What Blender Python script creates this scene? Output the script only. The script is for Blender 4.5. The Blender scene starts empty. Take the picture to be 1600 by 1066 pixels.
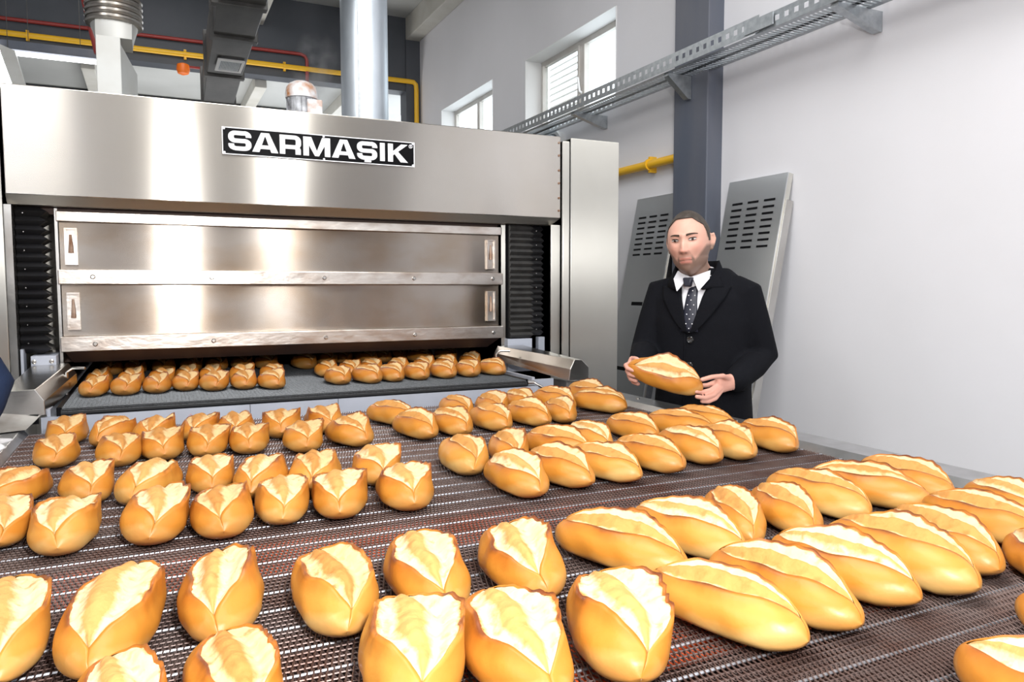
import bpy, bmesh, math, random
import numpy as np
from mathutils import Vector, Matrix
from mathutils.bvhtree import BVHTree
random.seed(7)
rng = np.random.default_rng(11)
SC = bpy.context.scene
COL = SC.collection
PI = math.pi
R = math.radians

# ------------------------------------------------------------------ camera, world, lights, exposure
def look_matrix(yaw, pitch, roll, loc):
    fwd = Vector((math.sin(yaw)*math.cos(pitch), math.cos(yaw)*math.cos(pitch), -math.sin(pitch)))
    right = Vector((math.cos(yaw), -math.sin(yaw), 0))
    down = fwd.cross(right)
    r2 = right*math.cos(roll) + down*math.sin(roll)
    d2 = -right*math.sin(roll) + down*math.cos(roll)
    m = Matrix((r2, -d2, -fwd)).transposed().to_4x4()
    m.translation = loc
    return m
cam_d = bpy.data.cameras.new('camera')
cam_d.sensor_width = 36.0
cam_d.lens = 1180/1600*36.0
cam_d.clip_start = 0.02
cam = bpy.data.objects.new('camera', cam_d)
COL.objects.link(cam)
cam.matrix_world = look_matrix(R(25.45), R(4.0), R(0.08), (0, 0, 1.5))
SC.camera = cam

world = bpy.data.worlds.new('sky')
SC.world = world
world.use_nodes = True
bg = world.node_tree.nodes['Background']
bg.inputs[0].default_value = (0.9, 0.95, 1.0, 1)
bg.inputs[1].default_value = 3.0

def area(name, loc, aim, sx, sy, power, color=(1, 1, 1)):
    d = bpy.data.lights.new(name, 'AREA')
    d.shape = 'RECTANGLE'; d.size = sx; d.size_y = sy
    d.energy = power; d.color = color
    o = bpy.data.objects.new(name, d); COL.objects.link(o)
    v = Vector(aim) - Vector(loc)
    o.rotation_euler = v.to_track_quat('-Z', 'Y').to_euler()
    o.location = loc
    return o
FLASH = 34
LAMP = 78
area('camera_flash', (0.20, -0.10, 1.86), (0.9, 2.5, 1.15), 0.10, 0.07, FLASH, (1.0, 0.985, 0.96))
area('unseen_hall_light', (1.35, -2.2, 3.9), (1.0, 1.0, 1.0), 0.28, 2.2, LAMP, (1, 0.99, 0.97))
area('unseen_hall_light', (-2.6, 0.8, 4.2), (-0.5, 2.0, 0.6), 1.6, 2.6, LAMP*1.2, (1, 0.99, 0.97))
area('unseen_hall_light', (0.6, 1.2, 4.3), (0.8, 1.6, 0), 2.4, 1.6, LAMP*1.3, (1, 0.99, 0.97))
area('unseen_hall_light', (0.4, 6.4, 4.3), (0.8, 6.8, 0), 1.8, 1.2, LAMP*0.35, (1, 0.99, 0.97))
area('unseen_hall_light', (-1.9, -3.3, 4.3), (-1.9, -3.3, 0), 2.2, 2.0, LAMP*2.2, (1, 0.99, 0.97))  # added light, brightens the floor and front wall the hood reflects
area('neighbour_hall_fill', (0.6, 8.9, 2.0), (0.6, 9.3, 4.0), 2.4, 0.8, LAMP*0.5, (1, 0.99, 0.97))  # added uplight that brightens the neighbouring hall's ceiling
SC.view_settings.view_transform = 'Standard'
SC.view_settings.look = 'None'
SC.view_settings.exposure = 0.0
SC.view_settings.gamma = 1.0
SC.view_settings.use_curve_mapping = False

# ------------------------------------------------------------------ materials
def mat(name, color, rough=0.5, metal=0.0, spec=0.5, noise=None, bump=None, brush=None, coat=0.0, emit=None):
    """noise=(scale, color2, amount, (sx,sy,sz)); bump=(scale,strength,(sx,sy,sz)); brush=(tangent vector, anisotropy)"""
    m = bpy.data.materials.new(name); m.use_nodes = True
    nt = m.node_tree; N = nt.nodes; L = nt.links
    p = N['Principled BSDF']
    p.inputs['Base Color'].default_value = (*color, 1)
    p.inputs['Roughness'].default_value = rough
    p.inputs['Metallic'].default_value = metal
    p.inputs['Specular IOR Level'].default_value = spec
    p.inputs['Coat Weight'].default_value = coat
    tc = N.new('ShaderNodeTexCoord')
    def tex(scale, stretch, det=4.0):
        mp = N.new('ShaderNodeMapping'); mp.inputs['Scale'].default_value = stretch
        L.new(tc.outputs['Object'], mp.inputs['Vector'])
        t = N.new('ShaderNodeTexNoise'); t.inputs['Scale'].default_value = scale
        t.inputs['Detail'].default_value = det
        L.new(mp.outputs[0], t.inputs['Vector'])
        return t
    if noise:
        t = tex(noise[0], noise[3] if len(noise) > 3 else (1, 1, 1))
        rmp = N.new('ShaderNodeMapRange')
        lo = noise[4] if len(noise) > 4 else 0.35
        rmp.inputs['From Min'].default_value = lo; rmp.inputs['From Max'].default_value = 0.7
        rmp.inputs['To Max'].default_value = noise[2]
        L.new(t.outputs['Fac'], rmp.inputs['Value'])
        mx = N.new('ShaderNodeMix'); mx.data_type = 'RGBA'
        mx.inputs[6].default_value = (*color, 1); mx.inputs[7].default_value = (*noise[1], 1)
        L.new(rmp.outputs[0], mx.inputs[0]); L.new(mx.outputs[2], p.inputs['Base Color'])
    if bump:
        t = tex(bump[0], bump[2] if len(bump) > 2 else (1, 1, 1))
        b = N.new('ShaderNodeBump'); b.inputs['Strength'].default_value = bump[1]
        b.inputs['Distance'].default_value = 0.002
        L.new(t.outputs['Fac'], b.inputs['Height']); L.new(b.outputs[0], p.inputs['Normal'])
    if brush:
        p.inputs['Anisotropic'].default_value = brush[1]
        c = N.new('ShaderNodeCombineXYZ')
        for i in range(3): c.inputs[i].default_value = brush[0][i]
        L.new(c.outputs[0], p.inputs['Tangent'])
    if emit:
        p.inputs['Emission Color'].default_value = (*emit[0], 1)
        p.inputs['Emission Strength'].default_value = emit[1]
    return m

M = {}
M['wall'] = mat('painted_wall', (0.76, 0.76, 0.80), 0.6, noise=(1.3, (0.70, 0.70, 0.73), 0.7), bump=(60, 0.12))
M['reveal'] = mat('white_plaster', (0.80, 0.80, 0.80), 0.6, bump=(60, 0.15))
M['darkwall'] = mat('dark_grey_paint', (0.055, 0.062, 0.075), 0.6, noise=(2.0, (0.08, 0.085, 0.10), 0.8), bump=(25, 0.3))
M['pillar'] = mat('blue_grey_paint', (0.085, 0.10, 0.135), 0.45, noise=(3.0, (0.12, 0.125, 0.15), 0.9, (2, 2, 0.4)), bump=(30, 0.3))
M['ceiling'] = mat('ceiling_panel', (0.52, 0.53, 0.52), 0.6, noise=(1.5, (0.40, 0.41, 0.40), 0.6))
M['beam'] = mat('cream_concrete', (0.58, 0.57, 0.53), 0.7, noise=(4, (0.45, 0.43, 0.37), 0.6))
M['floor'] = mat('floor_concrete', (0.25, 0.25, 0.25), 0.4, noise=(3, (0.2, 0.2, 0.2), 0.8))
M['hood'] = mat('brushed_steel_horizontal', (0.56, 0.535, 0.50), 0.19, 1.0, noise=(2.2, (0.50, 0.46, 0.40), 0.7, (1, 1, 0.7)), brush=((0, 0, 1), 1.0))
M['hood_lip'] = mat('brushed_steel_lip', (0.50, 0.48, 0.44), 0.38, 1.0, bump=(40, 0.2, (0.1, 1, 8)))
M['steel_v'] = mat('brushed_steel_vertical', (0.60, 0.59, 0.55), 0.42, 1.0, noise=(2, (0.5, 0.49, 0.45), 0.6), brush=((1, 0, 0), 1.0))
M['steel'] = mat('polished_steel', (0.62, 0.61, 0.59), 0.25, 1.0, noise=(6, (0.45, 0.43, 0.40), 0.7), bump=(9, 0.6))
M['door_steel'] = mat('heat_tinted_steel', (0.44, 0.40, 0.36), 0.22, 1.0, noise=(3.0, (0.33, 0.24, 0.16), 0.8, (1, 1, 1.6), 0.42), bump=(35, 0.04, (0.15, 1, 8)), brush=((0, 0, 1), 1.0))
M['bar_steel'] = mat('scuffed_steel', (0.66, 0.62, 0.58), 0.30, 1.0, noise=(9, (0.42, 0.33, 0.27), 0.8, (1, 1, 2), 0.42), bump=(14, 0.9, (1, 1, 2)))
M['panel_steel'] = mat('grey_brushed_steel', (0.60, 0.62, 0.64), 0.30, 1.0, noise=(1.2, (0.52, 0.53, 0.55), 0.6), bump=(30, 0.03, (9, 9, 0.2)), brush=((0, 1, 0), 0.9))
M['brown_stain'] = mat('burnt_stain', (0.23, 0.12, 0.07), 0.5, 0.6, noise=(20, (0.45, 0.35, 0.28), 0.9))
M['bellows'] = mat('black_rubber_cloth', (0.012, 0.012, 0.014), 0.35, noise=(8, (0.02, 0.02, 0.02), 0.5))
M['bellows_grey'] = mat('lit_bellows_side', (0.16, 0.15, 0.14), 0.38, 0.2, noise=(30, (0.05, 0.05, 0.05), 0.9))  # light on the left bellows' pleat sides, put into the colour
M['bellows_dark'] = mat('lighter_black_pleats', (0.030, 0.029, 0.028), 0.6, noise=(25, (0.015, 0.015, 0.015), 0.9))  # slightly lighter black for the front faces of the right pleats
M['bluegrey'] = mat('blue_grey_plate', (0.40, 0.43, 0.50), 0.45, 0.15, noise=(8, (0.33, 0.35, 0.41), 0.6))
M['galv'] = mat('galvanised_steel', (0.72, 0.79, 0.86), 0.40, 0.85, noise=(5, (0.50, 0.56, 0.62), 0.8, (1, 1, 0.5)))
M['galv_rough'] = mat('galvanised_sheet', (0.55, 0.58, 0.60), 0.42, 0.9, noise=(40, (0.40, 0.43, 0.46), 0.9))
M['duct'] = mat('pale_duct_sheet', (0.50, 0.51, 0.50), 0.45, 0.3, noise=(5, (0.40, 0.39, 0.36), 0.7))
M['flex'] = mat('worn_flex_duct', (0.38, 0.36, 0.33), 0.28, 0.9, noise=(9, (0.2, 0.18, 0.16), 0.8))
M['sooty'] = mat('sooty_duct', (0.055, 0.055, 0.055), 0.45, 0.5, noise=(5, (0.12, 0.115, 0.11), 0.9, (1, 0.4, 1)), bump=(10, 0.6))
M['yellow'] = mat('yellow_gas_pipe', (0.85, 0.48, 0.02), 0.4)
M['red'] = mat('red_water_pipe', (0.30, 0.035, 0.03), 0.45)
M['orange'] = mat('orange_sounder', (0.9, 0.18, 0.01), 0.4)
M['white'] = mat('white_plastic', (0.8, 0.8, 0.8), 0.4)
M['frame'] = mat('window_frame', (0.62, 0.60, 0.57), 0.4, noise=(8, (0.5, 0.45, 0.4), 0.5))
M['black'] = mat('black_enamel', (0.004, 0.004, 0.005), 0.35, spec=0.08)
M['sign_white'] = mat('sign_white', (0.85, 0.86, 0.90), 0.4)
M['rust_paint'] = mat('rusty_white_paint', (0.70, 0.70, 0.72), 0.45, noise=(14, (0.42, 0.17, 0.05), 1.0, (1, 1, 1), 0.47))
M['motor_grey'] = mat('grimy_motor_casing', (0.60, 0.62, 0.66), 0.4, 0.2, noise=(20, (0.12, 0.12, 0.13), 1.0))
M['wire'] = mat('heat_browned_wire', (0.20, 0.155, 0.145), 0.38, 0.7, noise=(10, (0.13, 0.075, 0.062), 1.0))
M['rod'] = mat('bright_steel_rod', (0.46, 0.48, 0.53), 0.45, 0.8, noise=(9, (0.20, 0.19, 0.20), 1.0))
M['bed'] = mat('dark_brown_bed', (0.025, 0.013, 0.011), 0.6, noise=(40, (0.05, 0.025, 0.02), 0.9))
M['strand'] = mat('brown_return_wire', (0.10, 0.055, 0.045), 0.5, 0.4)
M['hotbar'] = mat('orange_red_cross_slat', (0.95, 0.13, 0.03), 0.45, noise=(16, (0.30, 0.025, 0.012), 1.0, (1, 1, 1), 0.52))
M['belt_dark'] = mat('grey_fine_mesh', (0.018, 0.019, 0.021), 0.6, 0.3)
M['belt_rod'] = mat('grey_belt_wire', (0.105, 0.112, 0.12), 0.45, 0.6, noise=(230, (0.04, 0.042, 0.046), 1.0, (1, 0.35, 1), 0.40))
M['inside'] = mat('oven_interior', (0.10, 0.065, 0.055), 0.6, 0.3)
M['rail'] = mat('worn_rail_steel', (0.50, 0.50, 0.51), 0.33, 0.95, noise=(14, (0.38, 0.38, 0.38), 0.9), bump=(20, 0.4))
M['rail_side'] = mat('grimy_rail_side', (0.36, 0.35, 0.34), 0.4, 0.85, noise=(10, (0.16, 0.14, 0.13), 0.9, (1, 1, 1)))
M['coat'] = mat('black_wool', (0.0048, 0.0052, 0.0075), 0.9, spec=0.12, bump=(300, 0.5))
M['suit_button'] = mat('black_button', (0.02, 0.02, 0.02), 0.12, coat=1.0)
M['shirt'] = mat('white_shirt_cotton', (0.80, 0.81, 0.86), 0.7)
M['navy'] = mat('navy_cloth', (0.012, 0.022, 0.055), 0.85, spec=0.2, bump=(200, 0.5))
M['cloth'] = mat('white_cloth', (0.78, 0.78, 0.80), 0.8, bump=(12, 0.8))
M['trousers'] = mat('dark_trousers', (0.012, 0.012, 0.015), 0.85)
M['shoe'] = mat('black_leather', (0.01, 0.01, 0.01), 0.25)
M['hair'] = mat('dark_short_hair', (0.035, 0.026, 0.020), 0.6, noise=(60, (0.07, 0.055, 0.045), 0.8, (1, 1, 0.3)), bump=(250, 1.0, (1, 1, 0.2)))
M['brow'] = mat('eyebrow_hair', (0.045, 0.028, 0.018), 0.7)
M['eyewhite'] = mat('eye_white', (0.42, 0.37, 0.35), 0.3)
M['iris'] = mat('dark_brown_iris', (0.02, 0.012, 0.008), 0.08)
M['lamp_tube'] = mat('fluorescent_tube', (1, 1, 1), 0.4, emit=((0.95, 0.97, 1.0), 5.0))
M['stain_red'] = mat('faded_red_marker', (0.62, 0.36, 0.40), 0.6)

def glass_mat():
    m = bpy.data.materials.new('window_glass'); m.use_nodes = True
    nt = m.node_tree; N = nt.nodes; L = nt.links
    N.remove(N['Principled BSDF'])
    t = N.new('ShaderNodeBsdfTransparent'); t.inputs[0].default_value = (0.96, 0.98, 0.98, 1)
    g = N.new('ShaderNodeBsdfGlossy'); g.inputs['Roughness'].default_value = 0.03
    mx = N.new('ShaderNodeMixShader')
    mx.inputs[0].default_value = 0.05; L.new(t.outputs[0], mx.inputs[1]); L.new(g.outputs[0], mx.inputs[2])
    L.new(mx.outputs[0], N['Material Output'].inputs[0])
    return m
M['glass'] = glass_mat()

def skin_mat():
    m = bpy.data.materials.new('skin'); m.use_nodes = True
    nt = m.node_tree; N = nt.nodes; L = nt.links; p = N['Principled BSDF']
    p.inputs['Roughness'].default_value = 0.5
    p.inputs['Specular IOR Level'].default_value = 0.35
    p.inputs['Subsurface Weight'].default_value = 0.0
    def att(n):
        a = N.new('ShaderNodeAttribute'); a.attribute_name = n; return a.outputs['Fac']
    col = (0.66, 0.40, 0.31, 1)
    prev = None
    base = N.new('ShaderNodeTexNoise'); base.inputs['Scale'].default_value = 25
    mx = N.new('ShaderNodeMix'); mx.data_type = 'RGBA'
    mx.inputs[6].default_value = col; mx.inputs[7].default_value = (0.60, 0.32, 0.25, 1)
    L.new(base.outputs['Fac'], mx.inputs[0]); prev = mx.outputs[2]
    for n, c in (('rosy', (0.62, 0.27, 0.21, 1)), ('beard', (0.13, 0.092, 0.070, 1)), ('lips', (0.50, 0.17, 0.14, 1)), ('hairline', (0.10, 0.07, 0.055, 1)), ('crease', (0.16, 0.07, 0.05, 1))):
        q = N.new('ShaderNodeMix'); q.data_type = 'RGBA'
        L.new(att(n), q.inputs[0]); L.new(prev, q.inputs[6]); q.inputs[7].default_value = c
        prev = q.outputs[2]
    L.new(prev, p.inputs['Base Color'])
    return m
M['skin'] = skin_mat()

def ramp(N, stops):
    r = N.new('ShaderNodeValToRGB'); e = r.color_ramp.elements
    e[0].position = stops[0][0]; e[0].color = (*stops[0][1], 1)
    e[1].position = stops[1][0]; e[1].color = (*stops[1][1], 1)
    for pos, c in stops[2:]:
        k = e.new(pos); k.color = (*c, 1)
    return r
def crust_mat(name, tone):
    m = bpy.data.materials.new(name); m.use_nodes = True
    nt = m.node_tree; N = nt.nodes; L = nt.links; p = N['Principled BSDF']
    uv = N.new('ShaderNodeUVMap'); sp = N.new('ShaderNodeSeparateXYZ'); L.new(uv.outputs[0], sp.inputs[0])
    tc = N.new('ShaderNodeTexCoord')
    n1 = N.new('ShaderNodeTexNoise'); n1.inputs['Scale'].default_value = 16; n1.inputs['Detail'].default_value = 3
    L.new(tc.outputs['Object'], n1.inputs['Vector'])
    ad = N.new('ShaderNodeMath'); ad.operation = 'MULTIPLY_ADD'; ad.inputs[1].default_value = 0.15; 
    L.new(n1.outputs['Fac'], ad.inputs[0])
    sub = N.new('ShaderNodeMath'); sub.operation = 'SUBTRACT'; sub.inputs[1].default_value = 0.07
    L.new(sp.outputs[0], sub.inputs[0]); L.new(sub.outputs[0], ad.inputs[2])
    g, b, o, c = tone
    r = ramp(N, [(0.0, b), (0.03, o), (0.10, g), (0.19, g), (0.27, c), (0.73, c), (0.81, g), (0.90, g), (0.965, o), (1.0, b)])
    L.new(ad.outputs[0], r.inputs[0])
    # the two ends bake darker
    e = N.new('ShaderNodeMath'); e.operation = 'SUBTRACT'; e.inputs[1].default_value = 0.5; L.new(sp.outputs[1], e.inputs[0])
    e2 = N.new('ShaderNodeMath'); e2.operation = 'ABSOLUTE'; L.new(e.outputs[0], e2.inputs[0])
    mr = N.new('ShaderNodeMapRange'); mr.inputs['From Min'].default_value = 0.30; mr.inputs['From Max'].default_value = 0.5; mr.inputs['To Max'].default_value = 0.55
    L.new(e2.outputs[0], mr.inputs['Value'])
    mx = N.new('ShaderNodeMix'); mx.data_type = 'RGBA'; mx.inputs[7].default_value = (*o, 1)
    L.new(mr.outputs[0], mx.inputs[0]); L.new(r.outputs[0], mx.inputs[6])
    L.new(mx.outputs[2], p.inputs['Base Color'])
    p.inputs['Roughness'].default_value = 0.42
    p.inputs['Specular IOR Level'].default_value = 0.45
    n2 = N.new('ShaderNodeTexNoise'); n2.inputs['Scale'].default_value = 90; n2.inputs['Detail'].default_value = 4
    L.new(tc.outputs['Object'], n2.inputs['Vector'])
    bp = N.new('ShaderNodeBump'); bp.inputs['Strength'].default_value = 0.25; bp.inputs['Distance'].default_value = 0.002
    L.new(n2.outputs['Fac'], bp.inputs['Height']); L.new(bp.outputs[0], p.inputs['Normal'])
    return m
def crumb_mat(name, white, toast, dark, lo=0.40, hi=0.70):
    m = bpy.data.materials.new(name); m.use_nodes = True
    nt = m.node_tree; N = nt.nodes; L = nt.links; p = N['Principled BSDF']
    uv = N.new('ShaderNodeUVMap'); sp = N.new('ShaderNodeSeparateXYZ'); L.new(uv.outputs[0], sp.inputs[0])
    tc = N.new('ShaderNodeTexCoord')
    n1 = N.new('ShaderNodeTexNoise'); n1.inputs['Scale'].default_value = 22; n1.inputs['Detail'].default_value = 5; n1.inputs['Roughness'].default_value = 0.65
    L.new(tc.outputs['Object'], n1.inputs['Vector'])
    ad = N.new('ShaderNodeMath'); ad.operation = 'MULTIPLY_ADD'; ad.inputs[1].default_value = 0.34
    L.new(n1.outputs['Fac'], ad.inputs[0])
    sub = N.new('ShaderNodeMath'); sub.operation = 'SUBTRACT'; sub.inputs[1].default_value = 0.17
    L.new(sp.outputs[0], sub.inputs[0]); L.new(sub.outputs[0], ad.inputs[2])
    r = ramp(N, [(0.0, dark), (0.05, white), (lo-0.05, white), (lo+0.03, toast), (hi, toast), (min(hi+0.08, 0.92), white), (0.93, white), (1.0, dark)])
    L.new(ad.outputs[0], r.inputs[0])
    n3 = N.new('ShaderNodeTexNoise'); n3.inputs['Scale'].default_value = 60; n3.inputs['Detail'].default_value = 5
    L.new(tc.outputs['Object'], n3.inputs['Vector'])
    mr = N.new('ShaderNodeMapRange'); mr.inputs['From Min'].default_value = 0.55; mr.inputs['From Max'].default_value = 0.75; mr.inputs['To Max'].default_value = 0.85
    L.new(n3.outputs['Fac'], mr.inputs['Value'])
    mx = N.new('ShaderNodeMix'); mx.data_type = 'RGBA'; mx.inputs[7].default_value = (toast[0]*0.82, toast[1]*0.70, toast[2]*0.6, 1)
    L.new(mr.outputs[0], mx.inputs[0]); L.new(r.outputs[0], mx.inputs[6])
    L.new(mx.outputs[2], p.inputs['Base Color'])
    p.inputs['Roughness'].default_value = 0.75
    p.inputs['Specular IOR Level'].default_value = 0.25
    bp = N.new('ShaderNodeBump'); bp.inputs['Strength'].default_value = 1.0; bp.inputs['Distance'].default_value = 0.003
    L.new(n3.outputs['Fac'], bp.inputs['Height']); L.new(bp.outputs[0], p.inputs['Normal'])
    return m
# golden / brown lip / orange / pale base
CR = [crust_mat('crust_golden', ((0.51, 0.205, 0.026), (0.16, 0.042, 0.010), (0.43, 0.14, 0.015), (0.57, 0.31, 0.085))),
      crust_mat('crust_deep', ((0.50, 0.19, 0.024), (0.12, 0.030, 0.008), (0.38, 0.115, 0.013), (0.55, 0.30, 0.09))),
      crust_mat('crust_pale', ((0.55, 0.245, 0.040), (0.20, 0.06, 0.014), (0.47, 0.17, 0.021), (0.60, 0.38, 0.13)))]
CB = [crumb_mat(*q) for q in ()]
CB += [crumb_mat('crumb_pale', (0.70, 0.53, 0.31), (0.54, 0.285, 0.09), (0.44, 0.18, 0.04)),
      crumb_mat('crumb_toasted', (0.66, 0.46, 0.23), (0.46, 0.21, 0.055), (0.36, 0.13, 0.03)),
      crumb_mat('crumb_wide_toast', (0.68, 0.50, 0.28), (0.52, 0.25, 0.07), (0.42, 0.17, 0.04), 0.34, 0.84)]

# ------------------------------------------------------------------ mesh helpers
class MB:
    def __init__(s): s.v = []; s.f = []
    def add(s, vs, fs):
        o = len(s.v); s.v += [tuple(map(float, v)) for v in vs]
        s.f += [tuple(i+o for i in f) for f in fs]; return s
    def box(s, x0, x1, y0, y1, z0, z1):
        v = [(x0,y0,z0),(x1,y0,z0),(x1,y1,z0),(x0,y1,z0),(x0,y0,z1),(x1,y0,z1),(x1,y1,z1),(x0,y1,z1)]
        return s.add(v, [(0,3,2,1),(4,5,6,7),(0,1,5,4),(1,2,6,5),(2,3,7,6),(3,0,4,7)])
    def prism(s, a, b):
        """two matching polygons a and b (lists of 3-D points) joined by walls"""
        n = len(a)
        return s.add(list(a)+list(b), [tuple(range(n))[::-1], tuple(range(n, 2*n))] + [(i, (i+1) % n, n+(i+1) % n, n+i) for i in range(n)])
    def tube(s, pts, r, n=12, cap=True, flat=None):
        pts = [Vector(p) for p in pts]; k = len(pts)
        rs = r if isinstance(r, (list, tuple)) else [r]*k
        up = Vector((0, 0, 1)); rings = []; prevx = None
        for i, p in enumerate(pts):
            d = (pts[min(i+1, k-1)]-pts[max(i-1, 0)]).normalized()
            if prevx is None:
                x = d.cross(up)
                if x.length < 1e-3: x = d.cross(Vector((0, 1, 0)))
            else:
                x = prevx - d*prevx.dot(d)
            x.normalize(); prevx = x; y = d.cross(x)
            rings.append([p + x*(rs[i]*math.cos(2*PI*j/n)) + y*(rs[i]*math.sin(2*PI*j/n)) for j in range(n)])
        vs = [v for rg in rings for v in rg]
        fs = [(i*n+j, i*n+(j+1) % n, (i+1)*n+(j+1) % n, (i+1)*n+j) for i in range(k-1) for j in range(n)]
        if cap: fs += [tuple(range(n))[::-1], tuple((k-1)*n+j for j in range(n))]
        return s.add(vs, fs)
    def lathe(s, prof, c, n=28, axis='Z'):
        vs = []; k = len(prof)
        for r_, h in prof:
            for j in range(n):
                a = 2*PI*j/n
                if axis == 'Z': vs.append((c[0]+r_*math.cos(a), c[1]+r_*math.sin(a), c[2]+h))
                elif axis == 'Y': vs.append((c[0]+r_*math.cos(a), c[1]+h, c[2]+r_*math.sin(a)))
                else: vs.append((c[0]+h, c[1]+r_*math.cos(a), c[2]+r_*math.sin(a)))
        fs = [(i*n+j, i*n+(j+1) % n, (i+1)*n+(j+1) % n, (i+1)*n+j) for i in range(k-1) for j in range(n)]
        fs += [tuple(range(n))[::-1], tuple((k-1)*n+j for j in range(n))]
        return s.add(vs, fs)
def link(name, me, parent=None, loc=None):
    o = bpy.data.objects.new(name, me); COL.objects.link(o)
    if parent is not None: o.parent = parent
    elif loc is not None: o.location = loc
    return o
def wloc(o):
    v = Vector((0, 0, 0))
    while o is not None: v += o.location; o = o.parent
    return v
def build(name, mb, m, parent=None, loc=None, smooth=False, bevel=0, seg=2):
    """world-space geometry -> ONE mesh object, its origin at the parent's origin or at loc"""
    off = wloc(parent) if parent is not None else Vector(loc or (0, 0, 0))
    me = bpy.data.meshes.new(name)
    me.from_pydata([(a-off.x, b-off.y, c-off.z) for a, b, c in mb.v], [], mb.f)
    bm = bmesh.new(); bm.from_mesh(me); bmesh.ops.recalc_face_normals(bm, faces=bm.faces); bm.to_mesh(me); bm.free()
    me.materials.append(M[m] if isinstance(m, str) else m)
    if smooth:
        me.polygons.foreach_set('use_smooth', [True]*len(me.polygons))
        if smooth != 'all':
            try: me.set_sharp_from_angle(angle=R(38))
            except Exception: pass
    o = link(name, me, parent, loc)
    if bevel:
        b = o.modifiers.new('bevel', 'BEVEL'); b.width = bevel; b.segments = seg; b.limit_method = 'ANGLE'
    return o
def thing(name, label, cat, loc, group=None):
    o = bpy.data.objects.new(name, None); COL.objects.link(o); o.location = loc
    o.empty_display_size = 0.1
    return tag(o, label, cat, group)
def tag(o, label, cat, group=None):
    o['label'] = label; o['category'] = cat
    if group: o['group'] = group
    return o
def struct(o): o['kind'] = 'structure'; return o
def stuff(o): o['kind'] = 'stuff'; return o

# ------------------------------------------------------------------ the room
WX = 2.8
def B(*a): return MB().box(*a)
struct(build('floor', B(-5.0, 3.0, -5.0, 11.0, -0.1, 0), 'floor'))
struct(build('ceiling', B(-5.0, 3.0, -5.0, 8.5, 4.5, 4.6), 'ceiling'))
# right wall with two window holes
w = MB(); W2 = (4.285, 5.62, 2.70, 3.345); W1 = (6.274, 7.59, 2.70, 3.36)
for a in ((WX, 3.0, -5.0, W2[0], 0, 4.5), (WX, 3.0, W2[1], W1[0], 0, 4.5), (WX, 3.0, W1[1], 8.5, 0, 4.5)): w.box(*a)
for q in (W2, W1): w.box(WX, 3.0, q[0], q[1], 0, q[2]); w.box(WX, 3.0, q[0], q[1], q[3], 4.5)
struct(build('wall_right', w, 'wall'))
struct(build('wall_left', B(-5.1, -5.0, -5.0, 11.0, 0, 4.5), 'wall'))
struct(build('wall_front', B(-5.0, 3.0, -5.1, -5.0, 0, 4.5), 'wall'))
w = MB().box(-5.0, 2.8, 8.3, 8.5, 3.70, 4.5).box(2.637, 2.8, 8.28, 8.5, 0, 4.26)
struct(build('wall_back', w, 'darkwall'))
# neighbouring hall behind the opening
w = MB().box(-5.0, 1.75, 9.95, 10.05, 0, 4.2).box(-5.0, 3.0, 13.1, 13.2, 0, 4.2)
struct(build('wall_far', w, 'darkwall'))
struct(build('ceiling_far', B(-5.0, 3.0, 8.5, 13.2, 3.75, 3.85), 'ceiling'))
for k, x in enumerate((-2.35, -0.55, 1.05, 2.05)):
    struct(build('trim_%d' % (k+1), B(x, x+0.12, 8.5, 9.95 if x < 1.6 else 13.1, 3.62, 3.75), 'beam', bevel=0.006))
struct(build('trim_5', MB().tube([(-4.8, 9.9, 3.68), (1.7, 9.9, 3.68)], 0.035, 10), 'beam', smooth=True))
# ceiling beam along the right wall, cross purlin
struct(build('trim_6', B(2.64, 2.8, -5.0, 8.3, 4.26, 4.5), 'beam', bevel=0.01))
struct(build('trim_7', B(1.95, 2.08, 6.9, 8.3, 4.36, 4.5), 'beam', bevel=0.01))
struct(build('trim_8', B(1.02, 1.12, 4.0, 8.3, 4.2, 4.5), 'beam', bevel=0.01))
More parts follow.
